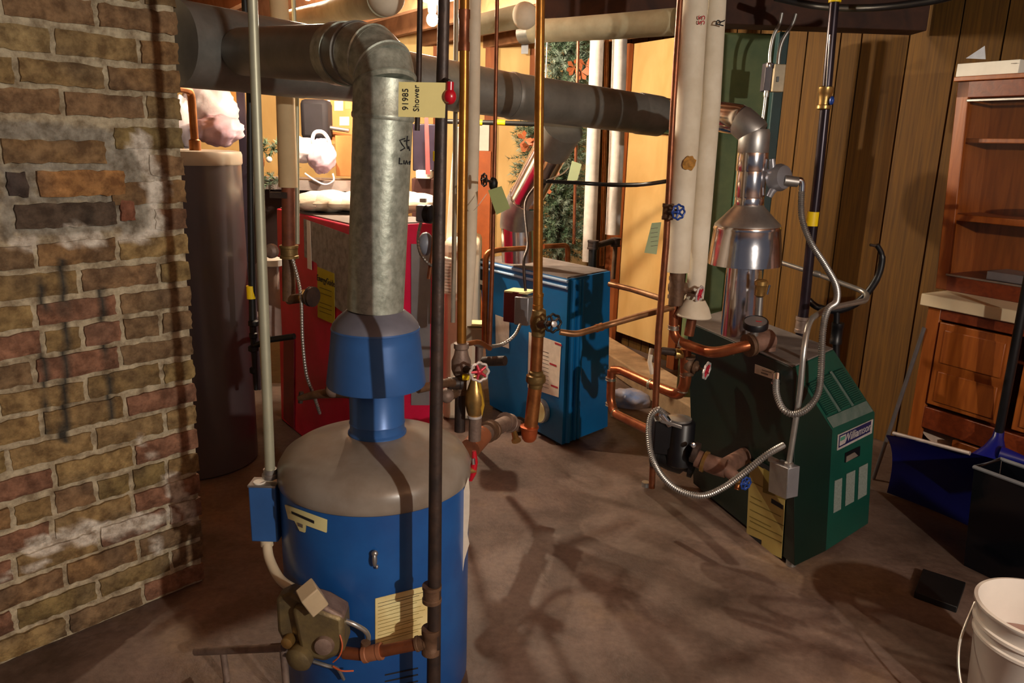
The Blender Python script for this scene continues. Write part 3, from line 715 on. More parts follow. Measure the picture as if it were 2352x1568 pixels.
# vent damper actuator on the silver pipe
va = thing('vent_damper_motor', 'grey vent damper motor housing on the right side of the silver vent pipe', 'motor', W(1790, 420, c0.y - .02))
Yv = c0.y - .03
mb = MB(); o = W(1797, 410, Yv)
mb.lathe(o + V((-.03, .03, 0)), (V((.5, -.8, .1))), [(.02, 0), (.052, .01), (.054, .04), (.045, .06), (.02, .066)], 20); mb.build('motor_housing', greybox, va)
mb = MB(); mb.tube([W(1773, 365, Yv), W(1774, 385, Yv), W(1778, 400, Yv)], [.012, .015, .014], 12); mb.build('housing_lug', greybox, va)
mb = MB(); mb.tube([W(1766, 452, Yv), W(1772, 440, Yv), W(1784, 425, Yv)], [.013, .015, .02], 12); mb.build('housing_lug', greybox, va)
MB().tube([W(1800, 414, Yv - .02), W(1832, 418, Yv - .02)], [.022, .020], 12).build('conduit_hub', steel, va)
MB().tube(spline([W(1826, 416, Yv - .02), W(1838, 414, Yv - .02), W(1842, 424, Yv - .02), W(1841, 442, Yv - .02)]), R(1840, 430, Yv, 15), 14).build('elbow_connector', chrome, va)
# ================================================================== blue boiler
bb0, bb1, bb2 = G(1125, 935), G(1290, 1027), G(1395, 985)
t1, t0, t2 = W(1305, 650, bb1.y), W(1100, 582, bb0.y), W(1402, 622, bb2.y)
bz = .905
for p in (t0, t1, t2): p.z = bz
bb3 = bb0 + bb2 - bb1; t3 = t0 + t2 - t1
bbo = thing('boiler', 'tall narrow bright blue boiler beside the lit wooden wall', 'boiler', (bb0 + bb2) / 2)
mb = MB(); lo = V((0, 0, .015)); mb.hexa([bb1 + lo, bb2 + lo, bb3 + lo, bb0 + lo], [t1, t2, t3, t0]); mb.f.pop(); mb.m.pop()
def side_uv(u, v): return bb1.lerp(bb0, u) * (1 - v) + lo * (1 - v) + t1.lerp(t0, u) * v
mb.add([side_uv(i / 8, j / 8) for j in range(9) for i in range(9)], [(j * 9 + i, (j + 1) * 9 + i, (j + 1) * 9 + i + 1, j * 9 + i + 1) for j in range(8) for i in range(8)])
mb.build('jacket', bblue, bbo)
sN = (bb0 - bb1).cross(Z).normalized(); sN = sN if sN.y < 0 else -sN
fN = (bb2 - bb1).cross(Z).normalized(); fN = fN if fN.y < 0 else -fN
def onside(px, py, off):      # pixel on the left face of the blue boiler
    u = v = .5; e = 1e-4
    for _ in range(12):
        a = proj(side_uv(u, v)); b = proj(side_uv(u + e, v)); c = proj(side_uv(u, v + e))
        j11, j21, j12, j22 = (b[0] - a[0]) / e, (b[1] - a[1]) / e, (c[0] - a[0]) / e, (c[1] - a[1]) / e
        D = j11 * j22 - j12 * j21; dx, dy = px - a[0], py - a[1]
        u += (dx * j22 - dy * j12) / D; v += (dy * j11 - dx * j21) / D
    return side_uv(u, v) + sN * off
def onp(P0, n, px, py, off=0.):
    d_ = ray(px, py); o = V((0, 0, H)); return o + d_ * ((P0 + n * off - o).dot(n) / d_.dot(n))
mb = MB()
for k, tt in enumerate((.10, .24, .31)):
    a = bb1.lerp(bb2, tt); b = t1.lerp(t2, tt); a = a + V((0, 0, .02)); mb.tube([a + fN * .003, b + fN * .003 - V((0, 0, .01))], .012 if k else .016, 8)
mb.build('jacket_ribs', bblue, bbo)
mb = MB(); 
for z_ in (bz - .012, bz - .045):
    mb.tube([V((t1.x, t1.y, z_)) + sN * .004, V((t0.x, t0.y, z_)) + sN * .004], .0085, 10)
mb.build('trim_rails', mat('pale_blue_trim', (150, 176, 204), .45, .1), bbo)
MB().hexa([p.lerp((t0 + t2) / 2, .03) + V((0, 0, 0)) for p in (t1, t2, t3, t0)], [p.lerp((t0 + t2) / 2, .04) + V((0, 0, .006)) for p in (t1, t2, t3, t0)]).build('top_plate', dusty, bbo)
lab = MB().sheet([onside(1213, 889, .003), onside(1284, 912, .003), onside(1290, 788, .003), onside(1216, 762, .003)], .001).build('instruction_label', paper, bbo)
for (x_, y_) in ((1264, 836), (1267, 886), (1276, 789)):
    MB().sheet([onside(x_, y_, .005), onside(x_ + 16, y_ + 6, .005), onside(x_ + 16, y_ + 2, .005), onside(x_, y_ - 4, .005)], .0004).build('red_stripe', inkr, lab)
for y_ in range(798, 884, 9):
    MB().sheet([onside(1226, y_, .005), onside(1262, y_ + 13, .005), onside(1262, y_ + 12, .005), onside(1226, y_ - 1, .005)], .0004).build('print_line', inkg, lab)
l2 = MB().sheet([onside(1140, 790, .003), onside(1170, 800, .003), onside(1171, 734, .003), onside(1139, 722, .003)], .001).build('rating_label', paper, bbo)
l3 = MB().sheet([onside(1098, 663, .003), onside(1115, 668, .003), onside(1115, 600, .003), onside(1098, 592, .003)], .001).build('control_panel', blackp, bbo)
MB().sheet([onside(1100, 651, .005), onside(1113, 655, .005), onside(1113, 645, .005), onside(1100, 641, .005)], .0006).build('control_legend', paper, l3)
gg = MB(); gp_ = onside(1248, 942, .02); gg.lathe(gp_ - sN * .02, sN, [(.06, 0), (.066, .004), (.066, .03), (.06, .034)], 32); gg.build('dial_housing', steel, bbo)
gd = MB().lathe(gp_ + sN * .013, sN, [(.06, 0), (.06, .003)], 32).build('dial_face', cream, bbo)
for p in (bb0, bb1, bb2, bb3): MB().box(p.lerp((bb0 + bb2) / 2, .12) + V((0, 0, .0075)), (.02, 0, 0), (0, .02, 0), (0, 0, .0075)).build('foot', blackpaint, bbo)
# ================================================================== red boiler
r0_, r1_ = G(646, 962), V((-.735, 3.35, 0)); r2_ = r1_ + V((.36, .29, 0)); r3_ = r0_ + (r2_ - r1_)
q0_, q1_ = r0_ + V((.03, 0, 1.19)), r1_ + V((.03, 0, 1.19)); q2_ = q1_ + V((.36, .29, 0)); q3_ = q0_ + (q2_ - q1_)
rb = thing('boiler', 'tall bright red boiler with grey label panel behind the galvanised vent pipe', 'boiler', (r0_ + r2_) / 2)
mb = MB(); mb.hexa([r1_, r2_, r3_, r0_], [q1_, q2_, q3_, q0_]); mb.build('jacket', bred, rb, bev=.006)
rN = (r1_ - r0_).cross(q0_ - r0_).normalized(); rN = rN if rN.y < 0 else -rN
rF = (r2_ - r1_).cross(q1_ - r1_).normalized(); rF = rF if rF.y < 0 else -rF
o_ = lambda x, y, f=.003: onp(r1_, rN, x, y, f)
gp1 = MB().sheet([o_(720, 596), o_(806, 740), o_(806, 536), o_(697, 497)], .002)
gp1 = MB().sheet([o_(728, 604), o_(752, 690), o_(806, 730), o_(806, 540), o_(698, 502), o_(700, 590)], .002).build('wiring_diagram_panel', mat('diagram_grey', (136, 130, 122), .7, 0, .3, 26), rb)
MB().sheet([o_(704, 505, .006), o_(712, 508, .006), o_(716, 620, .006), o_(706, 616, .006)], .001).build('foil_tape', white, rb)
yl2 = MB().sheet([o_(730, 728, .006), o_(769, 745, .006), o_(768, 628, .006), o_(729, 612, .006)], .001).build('energy_label', yellowg, rb)
vx = o_(766, 650, .008) - o_(730, 636, .008)
text('EnergyGuide', .042, ink, o_(748, 645, .008), vx, Z, parent=yl2)
for y_ in (660, 672, 694, 704, 714): MB().sheet([o_(734, y_, .0075), o_(762, y_ + 10, .0075), o_(762, y_ + 9, .0075), o_(734, y_ - 1, .0075)], .0004).build('print_line', ink, yl2)
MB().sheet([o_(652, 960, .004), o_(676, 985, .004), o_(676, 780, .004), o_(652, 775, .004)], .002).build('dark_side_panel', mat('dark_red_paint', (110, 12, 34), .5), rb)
of = lambda x, y, f=.003: onp(r1_, rF, x, y, f)
MB().sheet([of(944, 930), of(986, 930), of(990, 560), of(944, 560)], .002).build('front_panel', greybox, rb)
mb = MB(); mb.hexa([q1_ + V((.01, .02, 0)), q2_ + V((-.02, 0, 0)), q3_ + V((0, -.02, 0)), q0_ + V((.02, 0, 0))], [p + V((0, 0, .006)) for p in (q1_ + V((.01, .02, 0)), q2_ + V((-.02, 0, 0)), q3_ + V((0, -.02, 0)), q0_ + V((.02, 0, 0)))]); mb.build('top_plate', dusty, rb)
# cloth lying on the red boiler
mb = MB() 
for i in range(9):
    k = i / 8; c = q0_.lerp(q2_, .3 + .0 * k) + V((-.02 + .50 * k, .0 + .06 * k, .058)); mb.ball(c, (.12, .20, .05 + .006 * math.sin(i * 2)), 12, amp=.08, fr=2, seed=i, nr=20)
mb.build('folded_blanket', mat('off_white_cloth', (226, 212, 190), .9, 0, .06, 10, .2), label='bundled off-white cloth lying on top of the red boiler', cat='cloth')
# ================================================================== grey water heater behind the chimney
HC0 = V((-1.545, 3.55, 0)); hr = .285
t = thing('water_heater', 'tall glossy grey water heater standing half hidden behind the brick chimney', 'water heater', HC0)
MB().lathe(HC0, Z, [(hr - .01, 0), (hr, .01), (hr, 1.435), (hr - .01, 1.44)], 64).build('tank_body', heaterg, t)
MB().lathe(HC0, Z, [(hr + .002, 1.43), (hr + .006, 1.437), (hr + .006, 1.475), (hr + .001, 1.488), (hr - .03, 1.492), (.01, 1.494)], 64).build('lid', heatertop, t, smooth=50)
MB().tube([p for p, _ in bend([(W(449, 345, 3.40), .012), (W(439, 208, 3.40), .012), (W(380, 196, 3.2), .012)], .04)], .0165, 14).build('water_pipe', copper, t)
MB().lathe(W(449, 350, 3.40) - Z * .02, Z, [(.032, 0), (.032, .012), (.024, .02), (.024, .07), (.018, .075)], 16).build('pipe_fitting', copper, t)
# ================================================================== risers and pipe runs
def riser(name, label, cat, l, mt, group=None, part='pipe', ceil=True, bd=0., foot=None):
    pts = PW(l)
    t = thing(name, label, cat, pts[-1][0] if foot is None else foot, group)
    if ceil: pts = [(V((pts[0][0].x, pts[0][0].y, CZ)), pts[0][1])] + pts
    if bd: pts = bend(pts, bd)
    MB().tube([p for p, _ in pts], [r for _, r in pts], 18).build(part, mt, t)
    return t
# --- conduit down to the blue switch box at the left of the tank
Yc = 1.92
ct = thing('electrical_conduit', 'greenish thin conduit running down to the blue electrical box left of the front water heater', 'conduit', W(620, 1098, Yc))
MB().tube([top_of(580, Yc), W(580, 0, Yc), W(600, 560, Yc), W(621, 1100, Yc)], [R(580, 0, Yc, 23), R(580, 0, Yc, 23), R(600, 560, Yc, 23), R(620, 1090, Yc, 23)], 16).build('conduit', emtg, ct)
MB().lathe(W(621, 1092, Yc) - Z * .006, Z, [(.02, 0), (.022, .003), (.022, .012), (.018, .014), (.018, .026)], 16).build('connector', steel, ct)
bx = thing('electrical_box', 'blue rectangular electrical box beside the front water heater with a grey top knockout', 'electrical box', W(611, 1235, Yc))
ct_, cb = W(612, 1108, Yc), W(611, 1236, Yc); hz = (ct_.z - cb.z) / 2; hw = R(611, 1170, Yc, 62)
cc = (ct_ + cb) / 2
MB().box(cc, (hw, 0, 0), (0, .026, 0), (0, 0, hz - .003)).build('box_body', blueh, bx, bev=.004)
MB().box(V((cc.x, cc.y, cc.z + hz)), (hw + .001, 0, 0), (0, .028, 0), (0, 0, .003)).build('box_lid', steel, bx, bev=.001)
MB().lathe(V((cc.x - .012, cc.y - .006, cc.z + hz + .003)), Z, [(.016, 0), (.016, .003)], 20).build('knockout', white, bx)
# flexible hose to the gas valve
hs = thing('flexible_conduit', 'beige flexible cable hose curving from the blue box to the gas valve', 'hose', W(614, 1250, 1.90))
smoothrun('hose', beige, [(613, 1240, 1.91, 22), (618, 1280, 1.88, 22), (640, 1325, 1.83, 22), (668, 1348, 1.79, 22), (700, 1358, 1.77, 22)], hs)
MB().lathe(W(613, 1236, 1.91) - Z * .022, Z, [(.014, 0), (.018, .002), (.018, .018), (.013, .022)], 14).build('connector', beige, hs)
# --- gas control valve on the tank
Yg = 1.70
gv = thing('gas_control_valve', 'dusty cast gas control valve with tan cover on the front of the blue water heater', 'valve', W(715, 1520, Yg))
def blk(pts, y0, y1, name, mt, bev=.006, par=None):   # outline of pixels at depth y0 extruded back to y1
    a = [W(x, y, y0) for x, y in pts]; b = [V((p.x, y1, p.z)) for p in a]
    mb = MB(); mb.hexa(a, b); return mb.build(name, mt, par or gv, bev=bev)
blk([(632, 1378), (665, 1362), (720, 1392), (722, 1475), (700, 1520), (660, 1500), (636, 1450)], 1.68, 1.735, 'valve_body', valvebody, .010)
blk([(668, 1400), (720, 1395), (788, 1420), (792, 1500), (745, 1522), (690, 1510)], 1.655, 1.735, 'regulator_body', valvebody, .012)
blk([(700, 1378), (745, 1392), (790, 1418), (785, 1440), (735, 1428), (695, 1405)], 1.66, 1.73, 'inlet_boss', castg, .008)
MB().box(W(717, 1372, 1.64), (.017, .011, .012), (-.012, .016, .006), V((-.011, -.008, .026))).build('junction_cover', tanbox, gv, bev=.003)
MB().lathe(W(690, 1508, 1.66), (-.3, -1, -.2), [(.030, -.02), (.034, 0), (.034, .012), (.026, .02), (.012, .026)], 22).build('control_dial', valvebody, gv)
MB().lathe(W(664, 1470, 1.67), (-.2, -1, 0), [(.014, -.01), (.016, 0), (.015, .014), (.006, .018)], 14).build('adjusting_screw', brass, gv)
MB().lathe(W(745, 1480, 1.655), (0, -1, .1), [(.024, -.01), (.026, 0), (.022, .012), (.010, .016)], 18).build('regulator_cap', castg, gv)
smoothrun('pilot_wire', mat('orange_wire', (190, 90, 50), .5), [(778, 1450, 1.66, 4), (786, 1480, 1.65, 4), (780, 1505, 1.65, 4), (765, 1520, 1.66, 4)], gv, 8)
smoothrun('burner_tube', steel, [(720, 1518, 1.70, 9), (750, 1528, 1.70, 9), (775, 1535, 1.72, 8), (790, 1560, 1.73, 8)], gv, 8)
smoothrun('wire', mat('orange_wire', (190, 90, 50), .5), [(765, 1530, 1.70, 4), (785, 1540, 1.69, 4), (812, 1540, 1.70, 4)], gv, 8)
smoothrun('aluminium_tube', emt, [(793, 1425, 1.69, 12), (815, 1434, 1.69, 12), (838, 1448, 1.70, 12), (846, 1464, 1.71, 12), (840, 1486, 1.72, 12)], gv)
# --- gas supply pipe in front of the tank
Yp = 1.66
gp_ = riser('gas_pipe', 'dark iron gas pipe running floor to ceiling in front of the blue water heater', 'pipe', [(1020, 0, Yp, 27), (1008, 540, Yp, 29), (1001, 1000, Yp, 30), (996, 1568, Yp, 32)], iron, foot=V((W(996, 1568, Yp).x, Yp, 0)))
pb = W(996, 1568, Yp); MB().tube([pb, V((pb.x, pb.y, 0))], R(996, 1568, Yp, 32), 18).build('pipe', iron, gp_)
fit(gp_, W(992, 1362, Yp), (0, 0, 1), .019, .045, rust)
fit(gp_, W(990, 1470, Yp), (0, 0, 1), .019, .07, rust, 'tee')
a, b = W(988, 1472, Yp), W(835, 1503, 1.68)
MB().tube([a, b, W(790, 1498, 1.69)], [.0155, .0155, .0155], 16).build('cross_pipe', copperd, gp_)
fit(gp_, a.lerp(b, .12), (b - a), .0155, .03, rust); fit(gp_, a.lerp(b, .86), (b - a), .017, .05, mat('brown_union', (150, 96, 66), .6, .2), 'union')
fit(gp_, W(838, 1486, 1.69), (.2, 0, 1), .010, .03, rust, 'elbow')
# --- second thin black pipe behind
riser('iron_pipe', 'thin black iron pipe hanging behind the yellow paper tag', 'pipe', [(965, 0, 2.5, 13), (962, 175, 2.5, 13), (958, 300, 2.5, 12)], iron)
# red ball valve handle and paper tag
rv = thing('valve_knob', 'round red enamelled valve knob at the right end of the handwritten yellow tag', 'valve', W(1033, 245, 1.62))
MB().ball(W(1033, 222, 1.62), (.0135, .0135, .0155), 14, nr=20).build('knob_ball', redh, rv)
MB().tube([W(1034, 188, 1.62), W(1033, 215, 1.62)], [.0078, .0078], 14).build('knob_stem', redh, rv)
MB().tube([W(1018, 182, 1.66), W(1034, 190, 1.62)], [.005, .006], 8).build('chain_rod', iron, rv)
tg = thing('paper_tag', 'large yellow rectangular paper tag with handwriting pinned in front of the galvanised flue elbow', 'tag', W(970, 270, 1.62))
Yt = 1.62
MB().sheet([W(915, 268, Yt), W(1022, 271, Yt), W(1025, 190, Yt), W(916, 188, Yt)], .0012).build('tag_card', tagy, tg)
rx = W(930, 200, Yt) - W(930, 250, Yt)
text('91985', .0172, ink, W(932, 228, Yt - .002), rx, V((-1, 0, .0)), parent=tg)
text('Shower', .0165, ink, W(957, 226, Yt - .002), rx, V((-1, 0, .0)), parent=tg)
MB().tube([W(1018, 230, Yt - .002), W(1030, 236, 1.61)], .001, 6).build('tag_wire', steel, tg)
# --- thick copper riser and valve group right of the tank
Yd = 2.55
cr_ = riser('copper_pipe', 'thick golden copper pipe riser directly right of the dark gas pipe', 'pipe', [(1067, 0, Yd, 23), (1066, 200, Yd, 22), (1062, 500, Yd, 22), (1060, 800, Yd, 22)], copperg)
fit(cr_, W(1066, 70, Yd), Z, .0165, .12, copperd, 'sleeve', 1.12)
MB().lathe(W(1059, 860, Yd), Z, [(.018, -.01), (.026, .0), (.034, .02), (.034, .05), (.026, .07), (.022, .09), (.026, .095), (.026, .112), (.018, .115)], 20).build('valve_body', castg, cr_)
vp = W(1062, 846, Yd); hd = (W(1100, 854, Yd - .12) - vp).normalized()
MB().tube([vp, vp + hd * .10], [.016, .007], 12).build('valve_stem', iron, cr_)
wheel(cr_, W(1101, 854, Yd - .13), V((.35, -1, .1)), R(1101, 854, Yd - .13, 42), whw, redw)
MB().tube([W(1058, 870, Yd), W(1056, 990, Yd)], [.019, .019], 16).build('pipe', iron, cr_)
fit(cr_, W(1056, 885, Yd), Z, .021, .06, rust, 'tee'); 
MB().tube(bend([(W(1056, 882, Yd), .015), (W(1030, 878, 2.45), .015), (W(985, 893, 2.35), .015)], .02) and [W(1056, 882, Yd), W(1030, 878, 2.45), W(960, 893, 2.35)], .0145, 14).build('side_pipe', rust, cr_)
MB().tube([W(1050, 900, Yd), W(1024, 912, 2.48)], .018, 14).build('side_pipe', rust, cr_)
MB().ball(W(1026, 908, 2.48), .026, 8).build('pipe_cap', castg, cr_)
fit(cr_, W(1045, 880, Yd - .05), (1, .3, 0), .018, .05, iron, 'union')
# brass circulator/regulator
br = thing('pressure_regulator', 'bulbous brass pressure regulator with yellow tag right of the front water heater', 'valve', W(1088, 950, 2.5))
MB().lathe(W(1090, 956, 2.5), Z, [(.018, 0), (.022, .003), (.028, .02), (.034, .05), (.032, .08), (.026, .10), (.018, .125), (.014, .14), (.010, .145)], 24).build('regulator_body', brass, br, smooth=60)
MB().lathe(W(1090, 956, 2.5) - Z * .006, Z, [(.02, 0), (.025, .003), (.025, .01), (.02, .012)], 20).build('base_ring', whw, br)
mb = MB(); mb.sheet([W(1107, 958, 2.48), W(1113, 930, 2.48), W(1104, 880, 2.48), (W(1098, 878, 2.48))], .002); mb.build('yellow_strap', mat('mustard', (180, 140, 30), .5), br)
MB().tube([W(1092, 952, 2.52), W(1090, 1010, 2.52)], .022, 16).build('outlet_pipe', castg, br)
mb = MB(); mb.box(W(1070, 866, 2.5), (.012, 0, 0), (0, .01, 0), (0, 0, .008)); mb.build('yellow_clip', yellowb, br, bev=.001)
# big low manifold
mn = thing('pipe_manifold', 'rusty cast iron manifold pipe running low between water heater and blue boiler', 'pipe', W(1100, 1040, 2.6))
a, b, c, d = W(1080, 1030, 2.62), W(1108, 998, 2.72), W(1165, 970, 3.0), W(1215, 985, 3.22)
MB().tube([a, b], .038, 20).build('elbow_pipe', mat('orange_rust', (140, 84, 56), .6, .2, .25), mn)
MB().tube([b - (c - b) * .1, c], .031, 20).build('cross_pipe', castg, mn)
MB().tube([c, c.lerp(d, .8)], .027, 18).build('cross_pipe', castg, mn)
fit(mn, b.lerp(c, .25), c - b, .033, .06, rust); fit(mn, c, d - c, .032, .06, castg, 'union'); fit(mn, c.lerp(d, .55), d - c, .032, .03, iron, 'union')
MB().lathe(c.lerp(d, .35) + V((0, -.03, -.035)), (.3, -1, -.8), [(.012, -.02), (.014, .02), (.02, .022), (.02, .03)], 14).build('drain_cock', brass, mn)
# --- white insulated riser
wr_ = riser('insulated_pipe', 'narrow white insulated pipe beside the thick golden copper riser', 'pipe', [(1090, 70, 3.12, 28), (1088, 300, 3.12, 28), (1079, 600, 3.12, 29), (1069, 745, 3.12, 29)], insul)
riser('grey_pipe', 'thin grey pipe squeezed behind the golden copper riser', 'pipe', [(1046, 250, 3.35, 11), (1044, 500, 3.35, 11), (1040, 740, 3.35, 11)], mat('grey_pipe_paint', (150, 142, 128), .6), ceil=True)
# --- thin valve riser with tag
tv = riser('copper_pipe', 'thin brown copper pipe with a black knob valve and a hanging green tag', 'pipe', [(1142, 0, 3.05, 9), (1137, 300, 3.05, 9), (1131, 600, 3.05, 10), (1124, 790, 3.05, 11)], copperd)
MB().lathe(W(1133, 425, 3.05), Z, [(.008, -.02), (.016, -.008), (.018, .01), (.012, .024), (.008, .03)], 14).build('valve_body', blackpaint, tv)
wheel(tv, W(1112, 413, 2.98), V((-.8, -.5, 0)), .022, iron)
MB().tube([W(1112, 413, 2.98), W(1133, 418, 3.05)], .005, 8).build('valve_stem', iron, tv)
hg = thing('paper_tag', 'green rectangular tag dangling tilted below the black knob valve', 'tag', W(1147, 492, 3.0))
MB().sheet([W(1140, 493, 3.0), W(1172, 478, 3.0), W(1152, 427, 3.0), W(1121, 437, 3.0)], .002).build('tag_card', tagg, hg)
smoothrun('tag_string', white, [(1118, 445, 3.0, 1.5), (1100, 470, 3.0, 1.5), (1088, 483, 3.05, 1.5)], hg, 6)
# --- big copper riser in the middle
Ym = 3.05
cm = riser('copper_pipe', 'thick bright copper pipe riser standing in front of the blue boiler', 'pipe', [(1241, 0, Ym, 22), (1238, 300, Ym, 22), (1236, 560, Ym, 22), (1235, 712, Ym, 22)], copperg)
fit(cm, W(1236, 690, Ym), Z, .0195, .06, copperg, 'sleeve', 1.12)
MB().lathe(W(1236, 770, Ym), Z, [(.02, -.01), (.028, 0), (.028, .02), (.034, .035), (.036, .06), (.030, .085), (.028, .105), (.022, .11)], 22).build('valve_body', mat('dull_bronze', (128, 104, 62), .5, .6, .2, 18, .1), cm)
vp = W(1240, 745, Ym - .02); MB().tube([vp, W(1268, 742, Ym - .10)], [.02, .009], 12).build('valve_stem', rust, cm)
wheel(cm, W(1270, 742, Ym - .11), V((.5, -1, .12)), R(1270, 742, Ym, 38), blackpaint, iron)
MB().lathe(W(1272, 744, Ym - .14), V((.5, -1, .12)), [(.012, 0), (.012, .006), (.006, .008)], 12).build('wheel_nut', whw, cm)
MB().tube([W(1235, 770, Ym), W(1231, 850, Ym)], R(1232, 800, Ym, 28), 18).build('lower_pipe', copper, cm)
MB().lathe(W(1230, 888, Ym), Z, [(.024, -.012), (.030, 0), (.030, .012), (.040, .022), (.042, .03), (.040, .05), (.030, .055), (.030, .065), (.024, .07)], 22).build('union', mat('dull_bronze', (128, 104, 62), .5, .6), cm)
MB().tube([W(1229, 890, Ym), W(1219, 980, Ym)], R(1225, 930, Ym, 32), 18).build('lower_pipe', copper, cm)
MB().lathe(W(1215, 1012, Ym), Z, [(.022, 0), (.03, .01), (.034, .03), (.036, .055), (.040, .058), (.040, .066), (.03, .068)], 22).build('reducer', mat('orange_copper', (196, 100, 58), .4, .6, .15), cm)
# branch pipes in front of the blue boiler
bp1 = thing('branch_pipe', 'copper branch pipe running from the black wheel valve right toward the white risers', 'pipe', W(1400, 750, 3.1))
q = bend(PW([(1286, 762, 2.96, 14), (1322, 768, 2.97, 15), (1400, 745, 3.05, 15), (1470, 725, 3.05, 15), (1548, 704, 3.03, 15)]), .03)
MB().tube([p for p, _ in q], [r for _, r in q], 14).build('pipe', mat('brown_copper', (140, 100, 66), .4, .6, .3, 20), bp1)
fit(bp1, W(1376, 752, 3.03), W(1470, 725, 3.12) - W(1400, 745, 3.05), .0135, .03, copper)
bp2 = run('branch_pipe', mat('brown_copper', (140, 100, 66)), [(1400, 652, 3.5, 13), (1450, 664, 3.4, 13), (1520, 686, 3.05, 14)], label='short brown pipe between the top right of the blue boiler and the white risers', cat='pipe')
# --- pair of big white insulated risers with copper companion
Yw = 3.02
w1 = riser('insulated_pipe', 'thick white insulated riser with a red pen mark, left one of the big pair', 'pipe', [(1595, 0, Yw, 62), (1581, 250, Yw, 58), (1564, 500, Yw, 56), (1556, 624, Yw, 52)], insul)
text('SS', .036, inkr, W(1612, 46, Yw - .060), V((0, 0, 1)), V((-1, 0, 0)), parent=w1)
p_ = W(1583, 374, Yw - .052); MB().ball(p_ + V((0, .0, 0)), (.024, .006, .024), 8, amp=.5, fr=4).build('torn_patch', mat('rust_stain', (170, 120, 50), .8, 0, .3, 60), w1)
MB().tube([W(1556, 624, Yw), W(1552, 700, Yw)], R(1553, 650, Yw, 34), 18).build('bare_pipe', rust, w1)
w2 = riser('insulated_pipe', 'thick white insulated riser with a black pen mark, right one of the big pair', 'pipe', [(1645, 0, Yw + .03, 46), (1630, 250, Yw + .03, 48), (1609, 500, Yw + .03, 48), (1600, 640, Yw + .05, 42), (1592, 700, Yw + .05, 44)], insul)
text('R', .045, ink, W(1655, 52, Yw - .03), V((.2, .1, 1)), V((-1, 0, 0)), parent=w2)
MB().lathe(W(1592, 726, Yw + .0), W(1597, 690, Yw) - W(1592, 726, Yw), [(.070, 0), (.072, .004), (.058, .04), (.038, .07)], 24, cap=False).build('ragged_skirt', insul, w2)
MB().tube([W(1590, 728, Yw + .03), W(1582, 770, Yw + .03)], .02, 14).build('bare_pipe', copperd, w2)
cc_ = riser('copper_pipe', 'slim brown copper pipe with blue wheel valve along the left of the white risers', 'pipe', [(1562, 0, Yw - .05, 14), (1546, 250, Yw - .05, 14), (1530, 560, Yw - .05, 15), (1513, 760, Yw - .05, 16), (1497, 1120, Yw - .05, 14)], copperd)
fit(cc_, W(1534, 486, Yw - .05), Z, .017, .06, rust, 'valve_body', 1.3)
MB().tube([W(1534, 486, Yw - .05), W(1552, 486, Yw - .12)], .010, 10).build('valve_stem', iron, cc_)
wheel(cc_, W(1558, 487, Yw - .13), V((.4, -1, 0)), R(1558, 487, Yw - .12, 32), bluew, bluew)
tp = thing('paper_tag', 'pale green paper tag hanging left of the blue wheel valve', 'tag', W(1500, 583, 3.0))
MB().sheet([W(1480, 580, 3.0), W(1508, 584, 2.99), W(1519, 510, 2.99), W(1497, 512, 3.0)], .0015).build('tag_card', tagp, tp)
for i in range(5): MB().tube([W(1495, 525 + i * 10, 2.99), W(1511, 523 + i * 10, 2.985)], .0008, 4).build('written_line', inkg, tp)
# --- supply piping into the green boiler
sp_ = thing('supply_piping', 'copper supply pipe with red and white wheel valve leading onto the green boiler', 'pipe', W(1640, 800, 2.95))
cpx = mat('reddish_copper', (150, 84, 54), .3, .75, .3, 18, .04, rgb2=(176, 104, 66))
q = bend(PW([(1548, 690, 3.05, 20), (1546, 778, 3.05, 21), (1600, 800, 2.98, 24), (1640, 812, 2.9, 26), (1700, 797, 2.86, 26), (1730, 790, 2.86, 26)]), .05)
MB().tube([p for p, _ in q], [r for _, r in q], 18).build('pipe', cpx, sp_)
for x, y, Y, d in ((1547, 752, 3.05, (0, 0, 1)), (1563, 786, 3.03, (1, -.3, -.2)), (1680, 803, 2.88, (1, -.1, .1))): fit(sp_, W(x, y, Y), d, R(x, y, Y, 22), .018, solder, 'solder_joint', 1.2)
tee = mat('brown_cast_tee', (128, 96, 82), .55, .3, .2, 18, .1)
MB().tube([W(1716, 792, 2.86), W(1770, 778, 2.90)], [R(1740, 785, 2.86, 46)] * 2, 20).build('tee_body', tee, sp_)
MB().tube([W(1765, 780, 2.90), W(1762, 818, 2.90)], .03, 18).build('tee_leg', tee, sp_)
fit(sp_, W(1722, 792, 2.86), W(1770, 778, 2.9) - W(1716, 792, 2.86), .036, .022, rust, 'collar')
gate_valve(sp_, W(1552, 660, 3.05), Z, V((.75, -.55, -.12)), .020, R(1612, 672, 2.9, 36), rust, whw, redw, 5.2)
